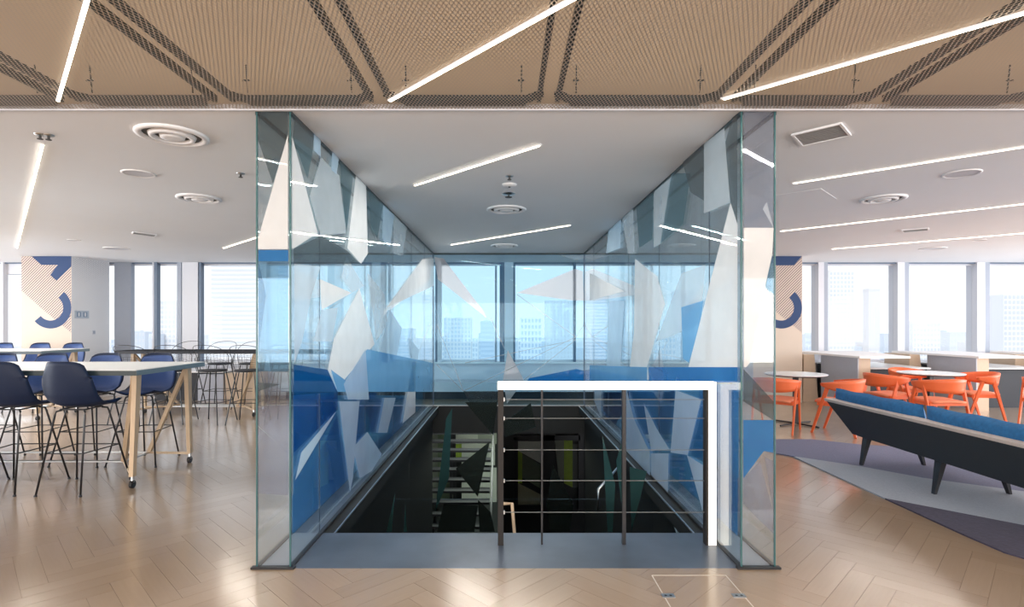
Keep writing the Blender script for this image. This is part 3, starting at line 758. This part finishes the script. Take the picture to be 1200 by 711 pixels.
# smoky film triangles on a glass screen down in the well
ws = thing('well_screen', 'dark glass screen with dim triangles down inside the well', 'glass screen')
gy = 7.4
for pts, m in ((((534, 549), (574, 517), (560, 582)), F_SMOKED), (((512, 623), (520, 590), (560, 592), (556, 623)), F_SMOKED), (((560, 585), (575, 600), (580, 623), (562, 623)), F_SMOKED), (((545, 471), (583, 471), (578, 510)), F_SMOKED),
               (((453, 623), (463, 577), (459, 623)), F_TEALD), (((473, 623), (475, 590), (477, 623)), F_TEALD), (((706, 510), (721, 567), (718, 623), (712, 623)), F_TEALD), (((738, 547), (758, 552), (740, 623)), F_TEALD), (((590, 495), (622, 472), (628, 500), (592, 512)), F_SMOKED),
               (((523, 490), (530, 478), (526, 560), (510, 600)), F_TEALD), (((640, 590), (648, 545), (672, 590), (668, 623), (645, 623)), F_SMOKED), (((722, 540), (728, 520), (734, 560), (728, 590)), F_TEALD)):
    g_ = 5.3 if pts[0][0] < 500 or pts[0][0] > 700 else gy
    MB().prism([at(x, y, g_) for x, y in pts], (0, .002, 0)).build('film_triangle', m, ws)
for g_ in (gy, 5.3): MB().box(LI+.02, RI-.02, g_+.01, g_+.02, -3.4, -.2).build('pane', GLASSC, ws)
# handrails going down
hr = thing('stair_handrail', 'bent steel stair handrail below the guard, right of centre', 'handrail')
MB().tube([at(745, 539, 6.2), at(732, 538, 6.2), at(717, 556, 5.6), at(701, 573, 5.2), at(700.5, 598, 5.2)], .012, 8).build('rail', STEEL, hr, smooth=True)
hr = thing('stair_handrail', 'short slanted steel handrail beside right well edge', 'handrail')
MB().tube([at(781, 588, 5.1), at(795, 626, 4.5)], .014, 8).build('rail', STEEL, hr); MB().tube([at(779, 584, 5.1), at(784, 596, 4.95)], .018, 8).build('bracket', STEEL, hr)
hr = thing('stair_handrail', 'small hooked steel handrail end by left guard post', 'handrail')
MB().tube([at(590, 590, 4.7), at(600, 590, 4.7), at(603, 626, 4.5)], .014, 8).build('rail', OAKLEG, hr)

# ---------------------------------------------------------------- guard at the well
GYY = 3.735
g = thing('guard_rail', 'white lit guard rail with dark posts and thin wires across the well', 'railing')
def gx_(px): return (px-CX)*GYY/FPX
zt = EYE-(447-CY)*GYY/FPX; t_ = .053
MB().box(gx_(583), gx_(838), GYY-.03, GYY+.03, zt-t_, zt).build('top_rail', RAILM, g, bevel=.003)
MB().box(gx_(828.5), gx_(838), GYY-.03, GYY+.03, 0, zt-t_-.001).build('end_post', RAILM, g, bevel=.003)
MB().box(gx_(825.5), gx_(828.3), GYY-.028, GYY+.028, 0, zt-t_-.001).build('end_post_lining', BROWNPOST, g)
MB().box(gx_(583.5), gx_(590), GYY-.03, GYY+.03, 0, zt-t_-.001).build('post', BROWNPOST, g)
for px, w_ in ((635, .012), (731, .024)): MB().box(gx_(px)-w_/2, gx_(px)+w_/2, GYY-.015, GYY+.015, 0, zt-t_-.001).build('post', BLACK, g)
for y in (468, 490, 527, 563, 600):
    z = EYE-(y-CY)*GYY/FPX
    MB().box(gx_(590)+.001, gx_(825.5)-.001, GYY-.003, GYY+.003, z-.002, z+.002).build('wire', WIREM, g)
    MB().box(gx_(590)+.001, gx_(591.5), GYY-.008, GYY+.008, z-.012, z+.012).build('wire_fitting', STEEL, g)

# ---------------------------------------------------------------- floor hatch
fh = thing('floor_hatch', 'outlined floor hatch with two sockets in oak floor, bottom right', 'floor hatch')
A_, B_ = onfloor(764, 674), onfloor(850, 673.5)
mb = MB(); zz = .0015
for a, b in (((A_.x, A_.y), (B_.x, A_.y)), ((A_.x, A_.y), (A_.x, 2.6)), ((B_.x, A_.y), (B_.x, 2.6)), ((A_.x, 2.6), (B_.x, 2.6))):
    mb.bar((a[0], a[1], .0005), (b[0], b[1], .0005), .006, .002)
mb.build('frame', WOODTRIM, fh)
for px in (783, 866):
    p = onfloor(px, 698); s_ = MB().box(p.x-.035, p.x+.035, p.y-.022, p.y+.022, 0, .003).build('socket_plate', STEEL, fh)
    for d in (-.014, .014): MB().lathe([(.008, .0035), (.001, .0035)], 8, (p.x+d, p.y, 0)).build('socket_hole', BLACK, s_)

# ---------------------------------------------------------------- bar stools
def shell_pt(u, v, off=0):
    prof = [(.215, .745), (.20, .762), (.08, .748), (-.06, .752), (-.15, .785), (-.20, .86), (-.23, .96), (-.25, 1.06), (-.265, 1.175)]
    half = [.20, .215, .235, .242, .245, .24, .232, .215, .165]
    t = v*(len(prof)-1); i = min(int(t), len(prof)-2); f = t-i
    f_ = f*f*(3-2*f) if False else f
    y = prof[i][0]+(prof[i+1][0]-prof[i][0])*f_; z = prof[i][1]+(prof[i+1][1]-prof[i][1])*f_; h = half[i]+(half[i+1]-half[i])*f_
    s = u*2-1; a = abs(s)**2.4
    seat = max(0, 1-v*1.9); back = 1-seat
    z += a*(.05*seat+.03*max(0, 1-abs(v-.5)*4)); y += a*(.075*back)
    if v > .85: z -= abs(s)**6*.04
    return (s*h, y+off*back, z+off*seat)
def make_shell_stool(label):
    t = thing('bar_stool', label, 'bar stool')
    MB().grid(lambda u, v: shell_pt(u, v), 16, 24).build('shell', NAVY, t, smooth=True, solid=.010)
    MB().grid(lambda u, v: shell_pt(.04+u*.92, .03+v*.94, .011), 14, 20).build('seat_pad', BLUEPAD, t, smooth=True, solid=.006)
    top = {(-1, -1): (-.13, -.13), (1, -1): (.13, -.13), (-1, 1): (-.14, .13), (1, 1): (.14, .13)}
    ft = {(-1, -1): (-.195, -.27), (1, -1): (.195, -.27), (-1, 1): (-.26, .27), (1, 1): (.26, .27)}
    for k_ in top:
        (a, b), (c_, d) = top[k_], ft[k_]
        lg = MB().tube([(a*.75, b*.8, .728), (a, b, .72), (a+(c_-a)*.06, b+(d-b)*.06, .69), (c_, d, .006)], .0085, 8).build('leg', BLACK, t, smooth=True)
        MB().lathe([(.013, 0), (.013, .012), (.008, .02)], 8, (c_, d, 0)).build('foot_cap', BLACK, lg)
    def lp(k_, z):
        (a, b), (c_, d) = top[k_], ft[k_]; f = (.72-z)/.714; return (a+(c_-a)*f, b+(d-b)*f, z)
    MB().tube([lp(q, .36) for q in ((-1, -1), (1, -1), (1, 1), (-1, 1))], .0055, 6, closed=True).build('footrest', BLACK, t)
    MB().tube([(-.11, -.11, .735), (.11, -.11, .735), (.11, .11, .735), (-.11, .11, .735)], .007, 6, closed=True).build('seat_frame', BLACK, t)
    return t
near_l = ['navy shell bar stool at near side of long table, nearest the glass wall', 'second navy shell bar stool at near side of long table', 'third navy shell bar stool at near side of long table, cut by photo edge']
far_l = ['blue shell bar stool at far side of long table, nearest the glass wall', 'blue shell bar stool at far side of long table, second from right',
         'blue shell bar stool at far side of long table, third from right', 'blue shell bar stool at far side of long table, at left photo edge']
bck_l = ['blue shell stool behind rear table, right one in front of the column', 'blue shell stool behind rear table, middle one under the printed 3', 'blue shell stool behind rear table, at far left edge']
proto = make_shell_stool(near_l[0]); proto['group'] = 'navy bar stools at the long table'
proto.location = (-3.89, 5.02, 0)
for i in (1, 2): clone(proto, (-3.89-.59*i, 5.02, 0), (0, .04, -.03)[i], near_l[i])
for i, X in enumerate((-3.93, -4.52, -5.12, -5.70)): clone(proto, (X, 5.99, 0), PI+(.02, -.03, .03, 0)[i], far_l[i], 'blue bar stools across the long table')
for i, X in enumerate((-7.70, -8.29, -8.95)): clone(proto, (X, 9.55, 0), PI, bck_l[i], 'blue bar stools at the rear table')

# wire stools
def make_wire_stool(label):
    t = thing('wire_stool', label, 'bar stool')
    MB().lathe([(.001, .812), (.19, .81), (.205, .80), (.20, .782), (.001, .775)], 20).build('seat_pad', BOOTHDK, t, smooth=True)
    wmb = MB()
    def sp(u, v):
        ang = math.radians(-200+220*u)   # around the back
        a = -PI/2+(u-.5)*math.radians(200); r = .215+.045*v
        h = .79+.40*v*(1-.55*abs(2*u-1)**2.5)
        return (r*math.cos(a), r*math.sin(a)-.01, h)
    for i in range(13): wmb.tube([sp(.08+.84*i/12, v/5*.55) for v in range(6)], .002, 4)
    for j in range(7): wmb.tube([sp(i/16, j*.09+.01) for i in range(17)], .002, 4)
    wmb.build('back_mesh', BLACK, t)
    MB().tube([sp(0, .0), sp(0.02, .5)]+[sp(i/20, 1) for i in range(1, 20)]+[sp(.98, .5), sp(1, 0)], .0045, 6).build('back_hoop', BLACK, t)
    for sx in (-1, 1):
        for sy in (-1, 1):
            MB().tube([(sx*.13, sy*.13, .775), (sx*.24, sy*.25, 0)], .0085, 6).build('leg', BLACK, t)
    f = (.775-.32)/.775; a = .13+.11*f; b = .13+.12*f
    MB().tube([(-a, -b, .32), (a, -b, .32), (a, b, .32), (-a, b, .32)], .0055, 6, closed=True).build('footrest', BLACK, t)
    return t
words = ['leftmost', 'second from left', 'third from left', 'fourth from left', 'seen only through the glass wall']
ws0 = make_wire_stool('black wire bar stool on near side of dark counter, leftmost'); ws0['group'] = 'black wire stools in front of the counter'
ws0.location = (-5.68, 8.37, 0)
for i, X in enumerate((-5.07, -4.48, -3.93, -3.35)): clone(ws0, (X, 8.37, 0), (.1, -.1, .06, 0)[i], 'black wire bar stool on near side of dark counter, '+words[i+1])
for i, X in enumerate((-5.77, -5.14, -4.58, -4.0)): clone(ws0, (X, 9.85, 0), PI, 'black wire bar stool on window side of dark counter, '+['leftmost', 'second from left', 'third from left', 'behind the glass'][i], 'black wire stools behind the counter')

# ---------------------------------------------------------------- mobile bar tables
def trestle(t, xs, y0, y1, inw, H, castors=True):
    """pale oak triangular end frames on castors"""
    for s, x in xs:
        for yo, yi, yt in ((y0, y0+.55, y0+.06), (y1, y1+.03, y1-.04)):
            o_, i_ = (x, yo, .107), (x-s*inw, yi, .107)
            MB().bar((x, yt, H), o_, .045, .07, .04, .045).build('leg', OAKLEG, t)
            MB().bar((x-s*.02, yt, H-.02), i_, .04, .04).build('brace', OAKLEG, t)
            MB().tube([o_, i_], .016, 4).build('foot_bar', OAKLEG, t)
            if castors:
                cs = MB().lathe([(.012, .107), (.012, .06), (.02, .055)], 8, (x, yo, 0)).build('castor', STEEL, t)
                MB().tube([(x-.012, yo, .035), (x+.012, yo, .035)], .035, 14).build('wheel', BLACK, cs)
    xa, xb = xs[0][1]-xs[0][0]*inw, xs[1][1]-xs[1][0]*inw
    for y in (y0+.55, y1+.03): MB().tube([(xa, y, .107), (xb, y, .107)], .012, 6).build('stretcher', STEEL, t)
    MB().tube([(xa, y0+.55, .107), (xa, y1+.03, .107)], .012, 6).build('cross_bar', STEEL, t)
def bar_table(label, x0, x1, y0, y1, H, legx, topm=TABLETOP, dark=DKEDGE):
    t = thing('bar_table', label, 'table')
    tp = MB().box(x0, x1, y0, y1, H-.006, H).build('tabletop', topm, t, bevel=.002)
    MB().box(x0, x1-.002, y0, y1, H-.05, H-.006).build('edge', dark, t); MB().box(x1-.002, x1+.001, y0+.002, y1-.002, H-.05, H-.006).build('end_edge', TEALEDGE, t)
    trestle(t, legx, y0+.11, y1-.1, .46, H-.05)
    return t
bar_table('long pale-topped bar table on oak trestles and castors at left', -6.6, -3.31, 4.9, 6.02, 1.09, ((1, -3.42), (-1, -6.45)))
bar_table('rear pale-topped bar table on oak trestles before the printed column', -10.2, -7.15, 8.42, 9.4, 1.09, ((1, -7.3), (-1, -10.0)))
bar_table('long dark-topped counter table with wire stools near left windows', -6.3, -2.6, 8.8, 9.35, 1.075, ((1, -4.1), (-1, -6.1)), pmat('matt_black_top', (.012, .014, .018), .8, spec=.1), BOOTHDK)
# low seating under the left windows
t = thing('window_booth', 'low dark, grey and tan window seat behind the wire stools', 'bench')
MB().box(-6.9, -6.05, 10.8, 11.4, 0, .55).build('dark_base', BOOTHDK, t); MB().box(-6.05, -5.55, 10.75, 11.4, 0, .52).build('grey_base', BOOTHGREY, t)
MB().box(-5.5, -4.95, 10.7, 11.4, 0, .54).build('tan_end', BOOTHTAN, t); pass
MB().box(-6.9, -5.55, 10.75, 11.42, .55, .58).build('top', WHITE, t)

# ---------------------------------------------------------------- right side booths
bl = ['white-topped window desk nearest the right printed column', 'white-topped window desk right of the middle booth', 'white-topped window desk at far right edge']
tl = ['low white-topped dark table between first and second window desks', 'low white-topped dark table right of second window desk', 'low white-topped dark table beyond right photo edge']
for i, X0 in enumerate((6.1, 8.15, 10.2)):
    t = thing('window_desk', bl[i], 'desk', group=None)
    MB().prism([(X0, 9.4, .915), (X0+.88, 9.4, .915), (X0+1.3, 11.38, .915), (X0-.1, 11.38, .915)], (0, 0, .035)).build('top', WHITE, t)
    MB().box(X0+.02, X0+.22, 9.45, 9.85, 0, .915).build('end_panel', BOOTHTAN, t)
    MB().box(X0, X0+.02, 9.45, 10.55, 0, .915).build('side_panel', BOOTHGREY, t)
    MB().prism([(X0-.32, 10.6, 0), (X0-.02, 10.6, 0), (X0-.1, 10.6, .915), (X0-.3, 10.6, .915)], (0, .7, 0)).build('seat_back', BOOTHTAN, t)
    t = thing('low_table', tl[i], 'table')
    MB().box(X0+.32, X0+1.5, 9.75, 11.3, .70, .725).build('top', ROUNDTOP, t); MB().box(X0+.36, X0+1.45, 9.85, 11.3, .0, .70).build('base', BOOTHDK, t)

# ---------------------------------------------------------------- round cafe tables
def round_table(X, Y, label):
    t = thing('round_table', label, 'table', (X, Y, 0))
    MB().lathe([(.001, .765), (.42, .765), (.428, .758), (.42, .748), (.001, .74)], 40).build('tabletop', [ROUNDTOP], t, smooth=False)
    MB().lathe([(.415, .7475), (.405, .735), (.001, .735)], 36).build('underside', BOOTHDK, t)
    MB().box(-.03, .03, -.03, .03, .02, .74).build('pedestal', BLACK, t)
    for a in range(4):
        c_, s_ = math.cos(a*PI/2+.5), math.sin(a*PI/2+.5)
        MB().tube([(0, 0, .02), (c_*.36, s_*.36, .012)], .012, 6).build('foot', BLACK, t)
    return t
round_table(4.36, 8.2, 'round white cafe table on black pedestal, beside the glass wall')
round_table(6.5, 8.35, 'round white cafe table behind the sofa, right of the first')

# orange armchairs: faces +Y
def make_chair(label):
    t = thing('armchair', label, 'chair')
    MB().grid(lambda u, v: ((u-.5)*(.50-.06*(1-v)), -.21+v*.44, .445+.012*math.cos((u-.5)*PI)-.01*(1-v)), 6, 6).build('seat', TERRA, t, smooth=True, solid=.03)
    def band(u, v):   # u: arm tip to arm tip, v: height
        a = -PI/2+(u-.5)*math.radians(235); e = abs(2*u-1)
        r = .285+.01*v+.012*(1-e)
        h0 = .665-.10*(1-e**2.2); h1 = .70+.065*(1-e**1.5)
        x = r*math.cos(a)*1.0; y = r*math.sin(a)*.95+.02
        return (x, y-.03*v*(1-e), h0+(h1-h0)*v)
    MB().grid(band, 28, 4).build('curved_back', ORANGE, t, smooth=True, solid=.026)
    for s in (-1, 1):
        MB().bar((s*.272, .05, .69), (s*.245, .27, 0), .028, .055, .022, .032).build('leg', ORANGE, t, bevel=.004)
        MB().bar((s*.272, -.07, .69), (s*.262, -.27, 0), .028, .055, .022, .032).build('leg', ORANGE, t, bevel=.004)
        MB().bar((s*.25, -.17, .415), (s*.25, .19, .415), .022, .05).build('side_rail', ORANGE, t)
    MB().bar((-.25, .19, .415), (.25, .19, .415), .022, .05).build('front_rail', ORANGE, t); MB().bar((-.25, -.17, .415), (.25, -.17, .415), .022, .05).build('back_rail', ORANGE, t)
    return t
G_ = 'orange armchairs at the cafe tables'
ch = make_chair('orange armchair pulled to right side of first round table'); ch['group'] = G_
ch.location = (4.62, 7.55, 0); ch.rotation_euler = (0, 0, math.radians(42))
def chair(X, Y, deg, label): clone(ch, (X, Y, 0), math.radians(deg), label)
chair(3.85, 7.75, -40, 'orange armchair on left of first round table, partly behind glass')
chair(5.83, 8.35, -80, 'orange armchair on left side of second round table')
chair(6.04, 7.62, 0, 'orange armchair with back to camera before second round table')
chair(7.3, 8.5, 84, 'orange armchair on right side of second round table')
chair(6.75, 9.1, 185, 'orange armchair mostly hidden behind second round table')
chair(7.75, 7.75, -65, 'orange armchair cut by right photo edge')

# ---------------------------------------------------------------- rug
rg = thing('rug', 'large grey, mauve and plum geometric rug under the sofa', 'rug')
Z0, Z1 = .0008, .012
def rugp(pts, m, name='rug_field'): MB().prism([(x, y, Z0) for x, y in pts], (0, 0, Z1-Z0)).build(name, m, rg)
rugp([(3.0, 7.08), (3.97, 7.09), (4.43, 6.76), (6.6, 6.2), (6.6, 3.9), (4.63, 4.87), (4.06, 5.30), (3.72, 5.75), (3.28, 6.15), (3.0, 6.5)], RUG1)
rugp([(3.25, 6.15), (3.28, 6.15), (3.72, 5.75), (4.06, 5.30), (4.63, 4.87), (6.6, 3.9), (6.6, 2.6), (5.2, 2.6), (3.85, 4.05), (3.255, 4.68)], RUG2)
rugp([(3.255, 4.68), (3.85, 4.05), (5.2, 2.6), (4.2, 2.6), (3.55, 3.2), (3.36, 3.4), (3.27, 3.58), (3.255, 3.9)], RUG3)

# ---------------------------------------------------------------- sofa (back turned to the well)
so = thing('sofa', 'charcoal sofa with blue velour back cushions seen from behind', 'sofa', (0, 0, .0125))
ya, yb = 3.35, 6.16
zr = .655
def q8(xa, xb, xa2, xb2, y0, y1, y02, y12, z0, z1): return [(xa, y0, z0), (xb, y0, z0), (xa, y1, z0), (xb, y1, z0), (xa2, y02, z1), (xb2, y02, z1), (xa2, y12, z1), (xb2, y12, z1)]
MB().hexa(q8(3.76, 3.81, 3.62, 3.70, ya+.2, yb-.24, ya, yb, .30, zr-.03)).build('back_shell', SOFASHELL, so, bevel=.006)
MB().hexa(q8(3.605, 3.72, 3.60, 3.725, ya-.01, yb+.01, ya-.012, yb+.012, zr-.03, zr)).build('top_trim', SOFATRIM, so, bevel=.004)
MB().box(3.81, 4.56, ya+.2, yb-.24, .28, .36).build('seat_base', SOFASHELL, so, bevel=.01)
sb_ = MB().box(3.83, 4.58, ya+.15, 4.895, .36, .47).build('seat_cushion', CUSH, so, bevel=.03); MB().box(3.83, 4.58, 4.905, yb-.2, .36, .47).build('seat_cushion', CUSH, so, bevel=.03)
for x in (3.77, 4.43):
    for y in (5.78, 4.8, 3.82):
        s = 1 if x < 4 else -1
        MB().bar((x+s*.08, y+.02, .31), (x, y, 0), .05, .085, .024, .035).build('leg', BLACK, so)
def pillow(y0, y1, label):
    def fn(sgn):
        def f(u, v):
            U, V = 2*u-1, 2*v-1
            k1 = (1-abs(U)**6)**.5 if abs(U) < 1 else 0; k2 = (1-abs(V)**3)**.5 if abs(V) < 1 else 0
            d = .085*k1*k2+.0
            z = .475+(.29)*v+.012*math.sin(U*9)*k1*.4
            return (3.80-.045*v+sgn*d, (y0+y1)/2+U*(y1-y0)/2, z)
        return f
    m = MB().grid(fn(1), 24, 12).grid(fn(-1), 24, 12)
    o = m.build('back_cushion', CUSH, so, smooth=True)
    return o
pillow(4.91, 6.2, ''); pillow(3.5, 4.87, '')

# ---------------------------------------------------------------- city beyond the windows
BM = [pmat('facade_%d' % i, c_, .8, noise=.04, nscale=.05) for i, c_ in enumerate([(.86, .87, .89), (.78, .81, .85), (.86, .85, .85), (.72, .77, .83), (.82, .80, .80), (.66, .72, .80)])]  # distance haze is put into these pale facade colours
BW = [pmat('facade_glass_%d' % i, c_, .3, noise=.06, nscale=.1) for i, c_ in enumerate([(.64, .70, .78), (.56, .64, .75), (.70, .73, .77)])]  # window glass paled too, haze in the colour
GZ = -110
def building(px0, px1, ytop, D, cols, rows, label, mi=0, wi=0, individual=False, strips=False, ybot=430, grp=None):
    x0, x1 = (px0-CX)*D/FPX, (px1-CX)*D/FPX; zt_ = EYE-(ytop-CY)*D/FPX; dp = (x1-x0)*.8
    t = thing('tower_block', label, 'building', group=grp)
    MB().box(x0, x1, D, D+dp, GZ, zt_).build('body', BM[mi % 6], t)
    zb = EYE-(ybot-CY)*D/FPX; W = x1-x0; H = zt_-zb
    allm = MB(); cw = W/cols; rh = H/rows
    for r in range(rows):
        if strips:
            z = zt_-(r+.75)*rh
            m = MB().box(x0+W*.03, x1-W*.03, D-W*.01, D+.01, z, z+rh*.42)
            if individual: m.build('window_band', BW[wi % 3], t)
            else: allm.v and None; allm.box(x0+W*.03, x1-W*.03, D-W*.01, D+.01, z, z+rh*.42)
            continue
        for c_ in range(cols):
            xx = x0+(c_+.2)*cw; z = zt_-(r+.8)*rh
            if individual: MB().box(xx, xx+cw*.6, D-W*.008, D+.01, z, z+rh*.6).build('window', BW[wi % 3], t)
            else: allm.box(xx, xx+cw*.6, D-W*.008, D+.01, z, z+rh*.6)
    if allm.v: allm.build('windows', BW[wi % 3], t, kind='stuff')
    if random.random() < .6:
        MB().box(x0+W*.2, x0+W*.6, D+dp*.2, D+dp*.6, zt_, zt_+W*.08).build('roof_plant', BM[(mi+2) % 6], t)
    return t
building(246, 306, 250, 90, 1, 34, 'pale slab tower with horizontal window bands left of the glass', 2, 2, True, True)
building(318, 340, 300, 150, 1, 26, 'banded tower seen through left end pane of glass', 1, 1, True, True)
building(610, 634.5, 372, 260, 6, 8, 'white grid-faced tower with blue windows in the centre view', 0, 1, True)
building(972, 1001, 318, 330, 7, 22, 'tall pale tower with vertical ribs through right windows', 2, 2)
building(1018, 1031, 338, 400, 4, 20, 'slim distant tower right of the ribbed tower', 4, 2)
building(1070, 1102, 378, 380, 8, 9, 'broad low tower in second right-hand window', 0, 2)
building(1176, 1215, 345, 420, 8, 14, 'pale tower in last right-hand window', 0, 2)
building(640, 672, 352, 420, 8, 16, 'broad tower right of the white grid tower', 1, 2)
building(520, 552, 372, 380, 8, 12, 'pale tower in left half of centre window', 2, 0)
building(563, 579, 376, 330, 1, 10, 'low banded block left of the centre mullion', 5, 1, False, True)
building(183, 206, 352, 500, 5, 14, 'faint tower in second left window', 2, 2)
building(376, 398, 340, 300, 1, 20, 'banded tower seen through left glass wall', 5, 1, False, True)
building(455, 505, 345, 350, 1, 22, 'broad banded tower left of the back glass', 1, 1, False, True)
building(796, 815, 378, 350, 5, 8, 'white block seen through right glass wall', 0, 1)
building(766, 792, 395, 320, 6, 5, 'low white block seen through right glass wall', 2, 1)
building(697, 722, 385, 300, 5, 6, 'blue-grey block behind right corner of back glass', 5, 1)
building(812, 840, 352, 480, 6, 12, 'distant blue-grey tower seen through right glass wall', 5, 0)
rr = random.Random(11); i = 0; cnt = {}
ordn = 'first second third fourth fifth sixth seventh eighth ninth tenth eleventh twelfth thirteenth fourteenth fifteenth sixteenth seventeenth eighteenth nineteenth twentieth twenty-first twenty-second twenty-third twenty-fourth'.split()
places = ['far left windows', 'windows left of glass', 'left glass wall', 'centre view', 'right glass wall', 'right-hand windows']
x = 130
while x < 1235:
    wpx = rr.uniform(11, 26); yt_ = rr.uniform(384, 408); D = rr.uniform(450, 900)
    pl_ = places[min(5, int((x+wpx/2 > 200)+(x+wpx/2 > 340)+(x+wpx/2 > 510)+(x+wpx/2 > 690)+(x+wpx/2 > 880)))]
    cnt[pl_] = cnt.get(pl_, 0)+1
    building(x, x+wpx, yt_, D, 5, 6, 'low hazy city block, '+ordn[cnt[pl_]-1]+' from left in the '+pl_, rr.randrange(6), rr.randrange(3), grp='low city blocks in the '+pl_)
    x += wpx*rr.uniform(1.02, 1.25); i += 1
struct('ground', MB().box(-2500, 2500, 20, 4500, GZ-1, GZ), pmat('hazy_city_ground', (.66, .68, .72), .9, noise=.1, nscale=.02))
